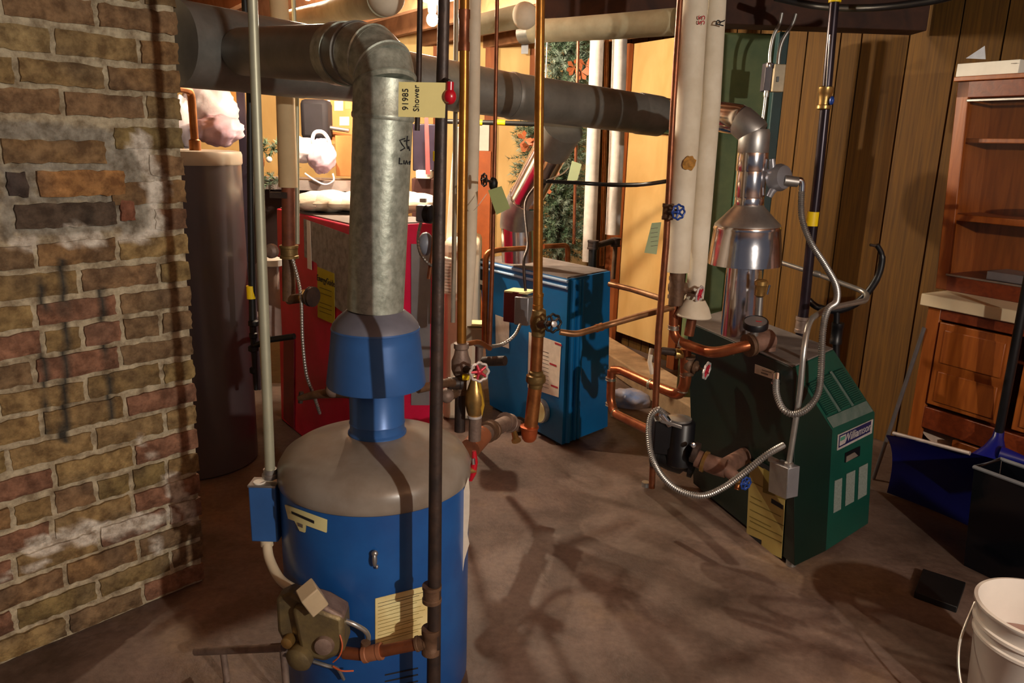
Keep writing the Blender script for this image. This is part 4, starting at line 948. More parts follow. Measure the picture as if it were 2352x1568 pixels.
# pressure gauge and brass vent above
pg = thing('pressure_gauge', 'black rimmed round pressure gauge lying face up on the green boiler piping', 'gauge', W(1735, 755, 2.84))
gc = W(1735, 752, 2.86); gd_ = V((-.12, -.28, 1)).normalized()
MB().lathe(gc, gd_, [(.040, 0), (.047, .004), (.047, .026), (.044, .030), (.043, .026), (.01, .026)], 32).build('gauge_case', blackp, pg)
MB().lathe(gc + gd_ * .0265, gd_, [(.042, 0), (.042, .001)], 32).build('gauge_face', greybox, pg)
MB().tube([gc + gd_ * .028, gc + gd_ * .028 + V((.02, -.008, 0))], .002, 6).build('needle', redh, pg)
MB().tube([gc, W(1728, 790, 2.87)], .016, 14).build('gauge_stem', steel, pg)
bv = thing('relief_vent', 'small brass air vent valve with chrome tab on top of the green boiler', 'valve', W(1742, 720, 2.98))
MB().lathe(W(1745, 680, 2.98), Z, [(.016, 0), (.021, .004), (.022, .04), (.026, .045), (.026, .060), (.02, .066), (.008, .068)], 22).build('vent_body', brass, bv)
MB().tube([W(1745, 682, 2.98), W(1741, 735, 2.98)], [.014, .015], 12).build('vent_stem', steel, bv)
MB().tube([W(1768, 654, 2.97), W(1762, 676, 2.97)], .005, 8).build('chrome_tab', chrome, bv)
MB().tube([W(1746, 640, 2.98), W(1747, 622, 2.98)], [.008, .006], 8).build('vent_cap', brass, bv)
# --- lower return piping between blue and green boilers
rp_ = thing('return_piping', 'copper return pipes with a red and white wheel valve left of the green boiler', 'pipe', W(1500, 1000, 3.2))
cp_ = cpx
q = bend(PW([(1405, 850, 3.5, 20), (1425, 850, 3.48, 20), (1490, 880, 3.3, 22), (1560, 908, 3.15, 25), (1575, 880, 3.1, 26), (1575, 800, 3.1, 26)]), .035)
MB().tube([p for p, _ in q], [r for _, r in q], 18).build('pipe', cp_, rp_)
q = bend(PW([(1405, 850, 3.5, 20), (1402, 920, 3.5, 20), (1412, 950, 3.46, 20), (1502, 993, 3.1, 22), (1520, 1000, 3.0, 22)]), .04)
MB().tube([p for p, _ in q], [r for _, r in q], 18).build('pipe', cp_, rp_)
for x, y, Y, d in ((1403, 870, 3.5, (0, 0, 1)), (1403, 928, 3.5, (0, 0, 1)), (1412, 948, 3.46, (.6, -.5, -.3)), (1494, 882, 3.29, (1, -1, -.1)), (1568, 896, 3.12, (0, 0, 1)), (1574, 860, 3.1, (0, 0, 1))): fit(rp_, W(x, y, Y), d, R(x, y, Y, 21), .014, solder, 'solder_joint', 1.2)
gate_valve(rp_, W(1580, 838, 3.1), Z, V((.78, -.55, -.1)), .019, R(1628, 858, 2.95, 38), rust, whw, redw, 4.4)
MB().tube([W(1520, 805, 3.12), W(1580, 812, 3.1)], .016, 14).build('cross_pipe', iron, rp_)
fit(rp_, W(1560, 812, 3.1), (1, 0, 0), .018, .03, brass, 'union')
MB().tube([W(1497, 800, 3.22), W(1492, 830, 3.2), W(1498, 858, 3.2)], .010, 10).build('air_chamber', paper, rp_)
# --- circulator pump
pu = thing('circulator_pump', 'black circulator pump with silver end cap at the left foot of the green boiler', 'pump', W(1550, 1080, 2.85))
MB().lathe(W(1562, 1040, 2.86), Z, [(.045, -.05), (.058, -.04), (.058, .02), (.052, .03), (.050, .13), (.046, .135), (.04, .14)], 28).build('motor_can', blackp, pu)
MB().lathe(W(1560, 966, 2.86), Z, [(.042, 0), (.048, .004), (.048, .012), (.02, .018)], 28).build('end_cap', steel, pu)
MB().box(W(1525, 1000, 2.88), (.045, -.01, 0), (0, .035, 0), (0, 0, .07)).build('terminal_box', blackp, pu, bev=.006)
MB().box(W(1540, 970, 2.84), (.04, -.012, -.008), (0, .02, 0), (0, 0, .008)).build('box_cover', steel, pu, bev=.003)
MB().lathe(W(1540, 1055, 2.88) , V((1, -.4, -.15)), [(.03, -.08), (.05, -.07), (.05, -.05), (.038, -.04), (.045, 0), (.045, .05), (.03, .06), (.03, .075), (.046, .078), (.046, .095), (.02, .1)], 22).build('volute', blackpaint, pu)
MB().lathe(W(1600, 1040, 2.78), V((1, -.45, -.25)), [(.03, -.02), (.042, -.015), (.042, .004), (.03, .008)], 20).build('flange', iron, pu)
MB().lathe(W(1590, 1020, 2.76), (0, -1, .2), [(.010, 0), (.010, .02), (.004, .022)], 8).build('bolt', chrome, pu)
# return tee into the side of the boiler
rt_ = thing('return_tee', 'brown cast pipe tee joining the circulator pump to the green boiler side', 'pipe', W(1660, 1090, 2.72))
MB().tube([W(1600, 1052, 2.78), W(1645, 1070, 2.74), W(1668, 1076, 2.72)], [.034, .036, .036], 20).build('tee_body', tee, rt_)
MB().tube([W(1660, 1075, 2.74), spx(1712, 1045, -.005)], [.034, .034], 20).build('tee_arm', tee, rt_)
MB().tube([W(1662, 1072, 2.72), W(1692, 1098, 2.68)], [.026, .022], 16).build('drain_arm', tee, rt_)
MB().lathe(W(1614, 1058, 2.77), W(1645, 1070, 2.74) - W(1600, 1052, 2.78), [(.036, 0), (.043, .002), (.043, .014), (.036, .016)], 20).build('brass_ring', brass, rt_)
MB().tube([W(1690, 1096, 2.68), W(1700, 1112, 2.66)], [.014, .014], 12).build('drain_valve', brass, rt_)
MB().tube([W(1697, 1108, 2.67), W(1692, 1124, 2.66)], [.012, .010], 10).build('hose_thread', copper, rt_)
wheel(rt_, W(1713, 1110, 2.63), V((.5, -1, 0)), R(1713, 1110, 2.63, 28), bluew, bluew)
# --- flexible metal hoses
fx1 = thing('flexible_conduit', 'looping silver flexible conduit hanging from the vent motor to the green boiler side', 'conduit', W(1830, 955, 2.55))
flex('metal_hose', [(1841, 440, 3.06), (1842, 500, 3.04), (1862, 556, 3.0), (1895, 608, 2.92), (1920, 655, 2.84), (1921, 692, 2.78), (1901, 712, 2.74), (1890, 760, 2.7), (1886, 850, 2.66), (1878, 905, 2.62), (1852, 940, 2.6), (1822, 951, 2.6), (1798, 938, 2.62), (1784, 905, 2.66), (1783, 872, 2.70)], 15, steel, fx1, ridge=.008)
MB().tube([W(1783, 876, 2.70), W(1784, 862, 2.71), spx(1786, 856, .01)], [.013, .015, .012], 14).build('elbow_connector', chrome, fx1)
MB().lathe(spx(1784, 864, .03), Z, [(.012, -.03), (.018, -.028), (.018, -.022), (.012, -.02)], 12).build('lock_ring', chrome, fx1)
fx2 = thing('flexible_conduit', 'long silver flexible conduit drooping from the pump to the steel junction box', 'conduit', W(1630, 1140, 2.55))
flex('metal_hose', [(1530, 955, 2.84), (1512, 940, 2.84), (1494, 958, 2.84), (1490, 1000, 2.8), (1498, 1050, 2.75), (1522, 1095, 2.68), (1560, 1126, 2.62), (1612, 1138, 2.58), (1660, 1120, 2.55), (1710, 1085, 2.53), (1760, 1045, 2.53), (1800, 1022, 2.56)], 14, steel, fx2, ridge=.008)
MB().tube([W(1520, 950, 2.84), W(1540, 975, 2.84)], [.014, .016], 12).build('elbow_connector', chrome, fx2)
# junction box on the boiler side
jb_ = thing('junction_box', 'square zinc junction box mounted on the green boiler side over the yellow label', 'electrical box', spx(1815, 1135, .03))
c_ = [spx(1792, 1122, .004), spx(1833, 1140, .004), spx(1838, 1070, .004), spx(1796, 1054, .004)]
o_2 = SN * .05
mb = MB(); mb.hexa(c_, [p + o_2 for p in c_]); mb.build('box_body', greybox, jb_, bev=.003)
mb = MB(); mb.hexa([p + o_2 for p in c_], [p + o_2 + SN * .003 for p in c_]); mb.build('cover_plate', steel, jb_, bev=.001)
MB().sheet([spx(1766, 1058, .03), spx(1792, 1070, .03), spx(1792, 1056, .03), spx(1766, 1044, .03)], .004).build('mounting_ear', steel, jb_)
# rigid conduit
rc = thing('electrical_conduit', 'bent silver rigid conduit rising from the junction box over the green boiler to the wall', 'conduit', W(1832, 1058, 2.62))
p0 = (c_[2] + c_[3]) / 2 + SN * .025 + (c_[2] - c_[3]) * .2
l = [(p0, .0105), (W(1838, 900, 2.63), .0105), (W(1846, 800, 2.64), .0105), (W(1858, 735, 2.70), .0108), (W(1900, 708, 2.85), .011), (W(1990, 690, 3.2), .0115), (W(1992, 672, 3.3), .0115), (W(1870, 627, 3.5), .011), (W(1792, 602, 3.65), .011)]
q = bend(l, .05); MB().tube([p for p, _ in q], [r for _, r in q], 16).build('conduit', emt, rc)
MB().lathe(p0, Z, [(.014, -.01), (.017, -.008), (.017, .01), (.012, .014)], 14).build('connector', steel, rc)
MB().lathe(W(1880, 630, 3.48), (1, -.7, -.2), [(.014, -.02), (.015, 0), (.012, .01)], 12).build('coupling', steel, rc)
# --- black gas pipe near the panelling
gk = riser('gas_pipe', 'black iron gas pipe with brass cock and yellow band in front of the wood panelling', 'pipe', [(1917, 0, 3.3, 22), (1898, 220, 3.3, 22), (1880, 400, 3.3, 22), (1862, 560, 3.3, 22), (1848, 700, 3.3, 23), (1838, 775, 3.3, 24)], mat('gas_pipe_black', (44, 34, 42), .3, .5, .2, 14))
MB().lathe(W(1891, 252, 3.3), Z, [(.022, 0), (.028, .004), (.028, .016), (.022, .02), (.024, .05), (.026, .062), (.030, .068), (.030, .088), (.022, .092)], 10).build('brass_cock', brass, gk)
MB().ball(W(1910, 231, 3.27), (.010, .014, .018), 8).build('blue_cap', bluew, gk)
MB().lathe(W(1864, 519, 3.3), Z, [(.0215, 0), (.0245, .001), (.0245, .06), (.0215, .061)], 18).build('yellow_band', yellowb, gk)
MB().lathe(W(1917, 6, 3.3), Z, [(.0215, 0), (.0245, .001), (.0245, .05), (.0215, .051)], 18).build('yellow_band', yellowb, gk)
fit(gk, W(1842, 745, 3.3), Z, .023, .07, castg, 'union')
MB().tube([W(1907, 80, 3.27), W(1899, 200, 3.27)], .0045, 8).build('highlight_strip', chrome, gk)  # thin chrome tube stands in for the highlight along the upper pipe
# ================================================================== overhead insulated pipes
def hpipe(label, l, mt, cap=True, name='insulated_pipe'):
    t = thing(name, label, 'pipe', W(*l[len(l) // 2][:3])); q = PW(l)
    MB().tube([p for p, _ in q], [r for _, r in q], 28).build('pipe', mt, t)
    return t, q
t, q = hpipe('canvas wrapped overhead pipe with rounded elbow above the galvanised flue elbow', [(645, 50, 4.3, 40), (760, 28, 3.7, 52), (880, -2, 3.0, 78)], insulg)
MB().ball(q[-1][0] + V((.01, 0, .01)), q[-1][1] * 1.12, 16, nr=28).build('elbow_cap', insul, t)
t, q = hpipe('short canvas wrapped overhead pipe ending in a rounded elbow above the white riser', [(1078, 62, 3.55, 44), (1140, 48, 3.45, 48), (1205, 36, 3.35, 54)], insulg)
MB().ball(q[-1][0], q[-1][1] * 1.12, 16, nr=28).build('elbow_cap', insul, t)
t, q = hpipe('long canvas wrapped overhead pipe reaching the top of the big white risers', [(1222, 72, 3.75, 50), (1300, 68, 3.65, 52), (1420, 60, 3.5, 56), (1552, 50, 3.34, 60)], insulg)
MB().tube([W(1200, 78, 3.8), W(1232, 74, 3.74)], R(1230, 74, 3.75, 46), 20).build('end_sleeve', galvd, t)
# ================================================================== beige riser and fittings by the red boiler
br_ = riser('insulated_pipe', 'beige insulated riser ending over rusty fittings left of the red boiler', 'pipe', [(640, 0, 3.25, 42), (655, 215, 3.25, 42), (662, 430, 3.25, 43)], insulb)
MB().tube([W(662, 430, 3.25), W(663, 570, 3.25)], R(662, 500, 3.25, 30), 18).build('bare_pipe', mat('red_rust', (120, 66, 44), .6, .3, .3), br_)
MB().tube([W(663, 590, 3.25), W(664, 690, 3.25)], R(662, 640, 3.25, 30), 18).build('bare_pipe', rust, br_)
fit(br_, W(664, 578, 3.25), Z, .033, .055, mat('dull_bronze', (128, 104, 62), .5, .6), 'union', 1.2)
MB().tube([W(664, 688, 3.25), W(700, 683, 3.18)], .021, 14).build('side_pipe', rust, br_)
fit(br_, W(704, 683, 3.17), (1, -.5, 0), .026, .03, brass, 'collar'); fit(br_, W(716, 681, 3.14), (1, -.5, 0), .034, .02, iron, 'flange')
MB().box(W(640, 448, 3.22), (.035, 0, 0), (0, .01, 0), (0, 0, .012)).build('pipe_clamp', iron, br_)
MB().lathe(W(630, 575, 3.2), (-.3, -1, 0), [(.02, 0), (.03, .01), (.03, .03), (.018, .04)], 14).build('flow_switch', castg, br_)
gt = riser('grey_pipe', 'thin pale pipe running beside the beige insulated riser', 'pipe', [(682, 200, 3.3, 10), (683, 560, 3.3, 10)], emtg)
fl3 = thing('flexible_conduit', 'thin silver flexible conduit hanging down the left face of the red boiler', 'conduit', W(700, 800, 3.1))
flex('metal_hose', [(672, 596, 3.2), (684, 640, 3.18), (692, 690, 3.14), (695, 780, 3.12), (704, 860, 3.12), (720, 905, 3.15), (735, 950, 3.2)], 8, steel, fl3, ridge=.012)
# black chain-like riser
kr = riser('gas_pipe', 'black iron pipe with yellow band just left of the greenish conduit', 'pipe', [(573, 200, 3.2, 15), (576, 500, 3.2, 15), (580, 740, 3.2, 15), (588, 895, 3.2, 10)], blackpaint)
MB().lathe(W(577, 686, 3.2), Z, [(.012, 0), (.018, .001), (.018, .056), (.012, .057)], 16).build('yellow_band', yellowb, kr)
for y, r_ in ((742, .022), (770, .018), (800, .022), (850, .016)): MB().lathe(W(582, y, 3.2) - Z * .015, Z, [(r_ * .6, 0), (r_, .006), (r_, .024), (r_ * .6, .03)], 12).build('pipe_fitting', blackpaint, kr)
MB().tube([W(582, 795, 3.2), W(620, 780, 3.18), W(676, 772, 3.15)], .013, 12).build('side_pipe', blackpaint, kr)
# lower pipe and valve in front of the red boiler
lp = thing('drain_piping', 'rusty pipe and valve crossing the foot of the red boiler', 'pipe', W(760, 905, 3.0))
MB().tube([W(688, 914, 3.1), W(730, 905, 3.05), W(790, 900, 2.95), W(830, 905, 2.9)], [.013, .018, .024, .024], 14).build('pipe', rust, lp)
MB().ball(W(765, 895, 2.97), .032, 10).build('valve_body', castg, lp)
MB().tube([W(692, 900, 3.1), W(690, 925, 3.1)], .010, 10).build('lever', iron, lp)
# white softener cylinder
ws = thing('filter_canister', 'slim pale canister with white cap standing behind the greenish conduit', 'canister', W(622, 770, 3.5))
MB().lathe(W(622, 772, 3.5), Z, [(.05, 0), (.052, .01), (.052, .34), (.045, .35)], 22).build('canister_body', mat('pale_brown_can', (150, 128, 118), .5), ws)
MB().lathe(W(622, 600, 3.5) - Z * .02, Z, [(.05, 0), (.055, .003), (.055, .03), (.03, .04)], 22).build('canister_cap', white, ws)
MB().tube([W(604, 600, 3.42), W(612, 770, 3.42)], .008, 8).build('white_tube', white, ws)
# ================================================================== shelf and its load at the back left
sh = thing('metal_shelf', 'grey metal storage shelf with slotted black posts behind the red boiler', 'shelf', V((W(700, 420, 4.7).x, 4.8, 0)))
a, b = W(520, 405, 4.7), W(850, 405, 4.7); shz = a.z - .012
MB().box(((a.x + b.x) / 2, 4.95, shz - .03), ((b.x - a.x) / 2 + .0, 0, 0), (0, .2, 0), (0, 0, .03)).build('shelf_board', mat('grey_shelf', (164, 150, 144), .5, .2), sh)
for x_ in (566, 880): 
    p = W(x_, 400, 4.68); MB().box((p.x, 4.66, .95), (.022, 0, 0), (0, .012, 0), (0, 0, .95)).build('slotted_post', mat('dark_post', (60, 52, 66), .5, .3), sh)
for x_ in (748, 772):
    p = W(x_, 440, 5.2); MB().box((p.x, 5.24, .6), (.014, 0, 0), (0, .008, 0), (0, 0, .6)).build('rear_post', steel, sh)
MB().box(((a.x + b.x) / 2, 4.95, .45), ((b.x - a.x) / 2 + .15, 0, 0), (0, .28, 0), (0, 0, .02)).build('shelf_board', mat('grey_shelf', (164, 150, 144), .5, .2), sh)
def bagat(px, py, Y, wx, wz, mt, label, seed, name='plastic_bag', amp=.14, dy=.16, cat='bag'):
    c = W(px, py, Y); c1 = W(px + wx, py, Y); c2 = W(px, py - wz, Y)
    return MB().ball(c, (abs(c1.x - c.x), dy, abs(c2.z - c.z)), 26, amp=amp, fr=2.2, seed=seed, nr=36).build(name, mt, label=label, cat=cat, smooth=180)
hshelf = thing('metal_shelf', 'low shelf carrying big white bags behind the grey water heater', 'shelf', (-1.95, 4.6, 0))
p_ = W(480, 352, 4.5)
MB().box((p_.x - .36, 4.55, p_.z - .03), (.38, 0, 0), (0, .26, 0), (0, 0, .02)).build('shelf_board', mat('navy_shelf', (50, 44, 74), .5), hshelf)
for s_ in (-.7, -.45): MB().box((p_.x + s_, 4.6, p_.z / 2 - .03), (.02, 0, 0), (0, .02, 0), (0, 0, p_.z / 2 - .02)).build('leg', steel, hshelf)
bagat(482, 250, 4.55, 60, 62, bag, 'big puffy white plastic bag above the grey water heater', 3)
bagat(500, 300, 4.38, 56, 36, bagp, 'crumpled white bag with pink print lying below the puffy bag', 5, amp=.18, dy=.1)
bagat(425, 280, 4.45, 30, 60, bag, 'white bag squeezed between the brick chimney and the puffy bag', 8, amp=.16, dy=.1)
bagat(740, 358, 4.72, 32, 40, bagp, 'small knotted white and pink plastic bag on the grey shelf', 12, amp=.12, dy=.1)
bagat(690, 345, 4.74, 48, 30, bag, 'long crumpled clear white bag on the grey shelf', 14, amp=.2, dy=.09)
lb = thing('bag_handles', 'looped clear plastic bag handles standing up on the grey shelf', 'bag', W(738, 340, 4.7))
MB().tube(spline([W(*p, 4.68) for p in ((728, 345), (718, 322), (724, 304), (742, 304), (756, 324), (758, 348))], 8), .011, 8).build('handle', bag, lb)
MB().tube(spline([W(*p, 4.66) for p in ((700, 398), (725, 415), (748, 424), (766, 415), (764, 398))], 8), .006, 8).build('handle', bag, lb)
def brush(mb, p, d, L_, n, nl, m):
    d = d.normalized(); a, b = frame(d)
    for i in range(n):
        t = random.random(); th = random.random() * 2 * PI; o = p + d * L_ * t
        dr = (a * math.cos(th) + b * math.sin(th) + d * .7).normalized() * nl * random.uniform(.7, 1.1)
        s_ = dr.cross(d).normalized() * .0035
        mb.add([o - s_, o + s_, o + dr], [(0, 1, 2)], m)
random.seed(5)
mb = MB()
for i in range(60):
    th = 2 * PI * i / 60; c = W(622, 375, 4.72) + V((math.cos(th) * .12, random.uniform(-.04, .04), math.sin(th) * .10)); brush(mb, c, V((random.uniform(-1, 1), -.4, random.uniform(-1, 1))), .06, 26, .035, random.choice((0, 0, 1)))
wr = thing('wreath', 'green artificial wreath lying on the grey shelf behind the greenish conduit', 'wreath', W(622, 400, 4.72))
o = mb.build('needles', [garl, garl2], wr, smooth=180); o['kind'] = 'stuff'
MB().ball(W(596, 372, 4.68), (.03, .02, .05), 8, amp=.3).build('ribbon_bow', orangeb, wr); MB().ball(W(618, 366, 4.66), .018, 8).build('ornament', white, wr)
def cbox(px0, py0, px1, py1, Y, dep, mt, name, label, cat, bev=.003):
    a, b = W(px0, py1, Y), W(px1, py0, Y)
    return MB().box(((a.x + b.x) / 2, Y + dep / 2, (a.z + b.z) / 2), ((b.x - a.x) / 2, 0, 0), (0, dep / 2, 0), (0, 0, (b.z - a.z) / 2)).build(name, mt, label=label, cat=cat, bev=bev)
cbox(772, 312, 818, 404, 4.85, .22, card, 'cardboard_box', 'tall brown cardboard box at the right end of the grey shelf', 'box')
cbox(812, 360, 850, 404, 4.72, .15, cardl, 'cardboard_box', 'small pale yellow box half hidden behind the galvanised vent pipe', 'box')
cbox(536, 212, 560, 320, 4.95, .03, cardl, 'wooden_board', 'narrow tan wooden board leaning beside the puffy white bag', 'board')
cbox(690, 228, 750, 320, 5.0, .2, mat('black_cloth', (26, 22, 28), .8), 'suitcase', 'black bulky case behind the knotted bag on the grey shelf', 'case', .03)
MB().box((W(720, 500, 5.0).x, 4.96, (.47 + shz - .065) / 2), (abs(W(596, 500, 5).x - W(850, 500, 5).x) / 2, 0, 0), (0, .14, 0), (0, 0, (shz - .065 - .47) / 2)).build('dark_filler_box', mat('dark_filler', (44, 26, 24), .7), label='dark brown box added to darken the space under the grey shelf behind the red boiler', cat='chest', bev=.01)  # box added to keep the space under the shelf dark
pb_ = thing('pin_board', 'brown board with pinned papers above the cardboard box', 'board', W(785, 330, 5.1))
MB().sheet([W(748, 330, 5.15), W(850, 330, 5.15), W(850, 226, 5.15), W(748, 226, 5.15)], .01).build('board', card, pb_)
for x0_, y0_, x1_, y1_, m_ in ((752, 230, 758, 255, mat('blue_paper', (150, 160, 210), .7)), (768, 232, 788, 254, paper), (793, 230, 806, 250, cardl), (780, 268, 802, 288, paper)):
    MB().sheet([W(x0_, y1_, 5.14), W(x1_, y1_, 5.14), W(x1_, y0_, 5.14), W(x0_, y0_, 5.14)], .002).build('pinned_paper', m_, pb_)
MB().tube([W(750, 292, 5.08), W(802, 300, 5.08)], .014, 10).build('rail', steel, pb_)
# ================================================================== clutter right of the flue pipe
cbox(948, 285, 1000, 392, 4.9, .3, mat('dark_screen', (44, 36, 50), .3), 'old_monitor', 'dark boxy object behind the galvanised vent pipe with a red strap', 'box', .006)
cbox(955, 392, 988, 410, 4.8, .2, white, 'white_carton', 'small white carton beneath the dark boxy object', 'box')
cbox(948, 411, 1004, 880, 4.85, .3, mat('dark_brown_chest', (60, 26, 18), .6), 'wooden_chest', 'dark brown chest beneath the small white carton', 'chest')
MB().sheet([W(978, 400, 4.79), W(988, 400, 4.79), W(984, 270, 4.79), (W(975, 270, 4.79))], .003).build('strap', mat('red_strap', (170, 60, 60), .7), label='red strap hanging over the dark boxy object', cat='strap')
tc_ = riser('copper_pipe', 'thin reddish copper pipe with a yellow sticker left of the dark gas pipe', 'pipe', [(1010, 40, 2.9, 9), (1003, 300, 2.9, 9), (996, 560, 2.9, 10), (985, 640, 2.9, 10)], copperd)
MB().lathe(W(1000, 370, 2.9), Z, [(.008, 0), (.0095, .001), (.0095, .035), (.008, .036)], 12).build('yellow_sticker', yellowb, tc_)
zv = thing('zone_valve', 'grey motorised zone valve with black body right of the galvanised vent pipe', 'valve', W(972, 500, 2.85))
MB().box(W(970, 490, 2.86), (.022, 0, 0), (0, .02, 0), (0, 0, .03)).build('motor_box', greybox, zv, bev=.006)
MB().lathe(W(985, 492, 2.84), (1, -.4, 0), [(.02, -.02), (.034, -.01), (.034, .01), (.02, .02)], 16).build('valve_body', blackp, zv)
MB().box(W(972, 460, 2.85), (.012, 0, 0), (0, .01, 0), (0, 0, .007)).build('cap', white, zv, bev=.002)
flex('metal_hose', [(968, 505, 2.86), (960, 545, 2.87), (965, 580, 2.87), (985, 606, 2.86), (1000, 610, 2.85)], 7, steel, zv, ridge=.012)
MB().ball(W(978, 560, 2.95), (.03, .03, .045), 12, amp=.05).build('expansion_bulb', mat('blue_grey_paint', (120, 126, 140), .4), zv)
# white slanted sheet / duct
MB().hexa([W(1020, 600, 4.4), W(1042, 600, 4.4), W(1042, 600, 4.6), W(1020, 600, 4.6)], [W(1044, 292, 4.4), W(1056, 292, 4.4), W(1056, 292, 4.6), W(1044, 292, 4.6)]).build('foam_board', white, label='tall narrow white panel leaning behind the golden copper riser', cat='panel', bev=.004)
dh = thing('louvred_heater', 'cream louvred appliance standing left of the blue boiler', 'appliance', V((W(1060, 740, 4.3).x, 4.4, 0)))
a, b = W(1018, 552, 4.2), W(1100, 552, 4.2)
h_ = a.z
MB().box(((a.x + b.x) / 2, 4.42, h_ / 2), ((b.x - a.x) / 2, 0, 0), (0, .22, 0), (0, 0, h_ / 2)).build('casing', mat('cream_enamel', (226, 214, 188), .45, 0, .05, 9), dh, bev=.03)
lv = MB()
for i in range(12):
    y_ = 592 + i * 7.2; p = W(1020, y_, 4.19); q_ = W(1042, y_ + 3, 4.19); lv.box((p + q_) / 2, (q_ - p) / 2, (0, .008, .004), (0, 0, .004))
lv.build('louvres', mat('louvre_cream', (214, 202, 180), .5), dh)
mo = thing('burner_motor', 'tan metal motor box standing behind the brass pressure regulator', 'motor', W(1100, 790, 3.7))
MB().box(W(1096, 766, 3.7), (.06, 0, 0), (0, .06, 0), (0, 0, .045)).build('motor_box', mat('tan_metal', (160, 146, 122), .5, .2), mo, bev=.01)
MB().box(W(1096, 742, 3.68), (.05, 0, 0), (0, .045, 0), (0, 0, .006)).build('lid', cream, mo, bev=.002)
p_ = W(1100, 790, 3.7); MB().tube([V((p_.x, 3.74, p_.z)), V((p_.x, 3.74, 0))], .02, 12).build('stand_post', castg, mo)
# wall clutter
cbox(1090, 285, 1124, 346, 6.45, .06, white, 'breaker_box', 'white flat box on the far wall behind the green dangling tag', 'box')
cbox(1088, 347, 1128, 860, 6.45, .05, mat('red_brown_board', (190, 96, 40), .6, 0, .12, 8), 'wooden_board', 'reddish brown board under the white flat box', 'board')
hb = thing('gas_pipe', 'horizontal black pipe with yellow bands under the main flue', 'pipe', W(1200, 280, 4.9))
MB().tube([W(1010, 278, 4.9), W(1330, 288, 4.9)], R(1150, 280, 4.9, 11), 14).build('pipe', blackpaint, hb)
for x_ in (1150, 1098): MB().tube([W(x_ - 10, 281, 4.9), W(x_ + 10, 282, 4.9)], R(1150, 280, 4.9, 13), 14).build('yellow_band', yellowb, hb)
for x_ in (1060, 1250):
    p_ = W(x_, 281, 4.9); MB().tube([p_, V((p_.x, p_.y, CZ + .02))], .004, 8).build('hanger_rod', steel, hb)
ob = thing('wall_outlet', 'grey metal double wall outlet high on the lit far wall', 'outlet', W(1206, 124, 6.4))
MB().sheet([W(1197, 124, 6.4), W(1213, 124, 6.4), W(1214, 88, 6.4), W(1198, 88, 6.4)], .015).build('cover_plate', greybox, ob)
for y_ in (97, 114): MB().sheet([W(1201, y_ + 6, 6.39), W(1210, y_ + 6, 6.39), W(1210, y_ - 6, 6.39), W(1201, y_ - 6, 6.39)], .004).build('socket', blackp, ob)
# ================================================================== christmas tree
ct2 = thing('christmas_tree', 'frosted green artificial Christmas tree with orange bows behind the blue boiler', 'tree', V((W(1290, 560, 5.98).x, 5.98, 0)))
random.seed(21); na = MB(); nb_ = MB()
for i in range(1400):
    y_ = random.uniform(85, 585)
    lo_, hi_ = (1258, 1350) if y_ < 240 else ((1190, 1352) if y_ < 420 else (1215, 1345))
    x_ = random.triangular(lo_, hi_, (lo_ + hi_) / 2 + 12); Y_ = 5.98 + random.uniform(-.17, .17)
    p = W(x_, y_, Y_); d = V((x_ - (lo_ + hi_) / 2, -40 * random.random(), random.uniform(-30, 25)))
    brush(na if random.random() < .5 else nb_, p, d, .10, 32, .044, 0)
o = na.build('dark_needles', garl, ct2, smooth=180); o['kind'] = 'stuff'
o = nb_.build('frosted_needles', garl2, ct2, smooth=180); o['kind'] = 'stuff'
MB().tube([V((W(1290, 560, 5.98).x, 5.98, 0)), W(1300, 90, 5.98)], [.03, .012], 10).build('trunk', iron, ct2)
for x_, y_ in ((1320, 155), (1335, 165), (1205, 320), (1215, 335), (1275, 385), (1225, 430), (1250, 440), (1345, 150)):
    mb = MB(); c = W(x_, y_, 5.75)
    for k in range(5):
        d = V((random.uniform(-1, 1), -.3, random.uniform(-1, 1))).normalized(); s_ = d.cross(V((0, 1, 0))).normalized(); mb.add([c, c + d * .05 + s_ * .018, c + d * .07, c + d * .05 - s_ * .018], [(0, 1, 2, 3)])
    mb.build('orange_bow', orangeb, ct2)
# ================================================================== pale pipes near the lit wall
p1_ = riser('insulated_pipe', 'pale grey wide pipe rising left of the lit fibreboard wall behind the tree', 'pipe', [(1372, 80, 4.9, 32), (1362, 350, 4.9, 31), (1352, 600, 4.9, 30)], mat('pale_grey_pipe', (206, 198, 190), .7))
p2_ = riser('insulated_pipe', 'pale wide pipe ending halfway down over the black elbow of the blue boiler', 'pipe', [(1424, 80, 4.8, 34), (1416, 350, 4.8, 34), (1407, 538, 4.8, 33)], mat('pale_grey_pipe', (206, 198, 190), .7))
riser('copper_pipe', 'thin orange copper pipe between the two pale pipes behind the blue boiler', 'pipe', [(1394, 95, 4.95, 9), (1388, 350, 4.95, 9), (1382, 610, 4.95, 10)], copper)
riser('copper_pipe', 'thin dark copper pipe running down in front of the Christmas tree', 'pipe', [(1329, 50, 4.7, 7), (1322, 380, 4.7, 7), (1318, 560, 4.7, 7)], copperd)
tq = thing('paper_tag', 'pale green tag tied in front of the Christmas tree', 'tag', W(1318, 415, 4.65))
MB().sheet([W(1302, 416, 4.65), W(1326, 414, 4.65), W(1336, 377, 4.65), W(1314, 369, 4.65)], .002).build('tag_card', tagp, tq)
kb = thing('black_elbow_piping', 'black iron elbow pipe standing on the back corner of the blue boiler', 'pipe', W(1360, 610, 4.45))
MB().tube([W(1360, 622, 4.4), W(1362, 565, 4.4)], .024, 14).build('pipe', blackpaint, kb); MB().tube([W(1366, 565, 4.4), W(1412, 552, 4.5)], .018, 14).build('pipe', iron, kb)
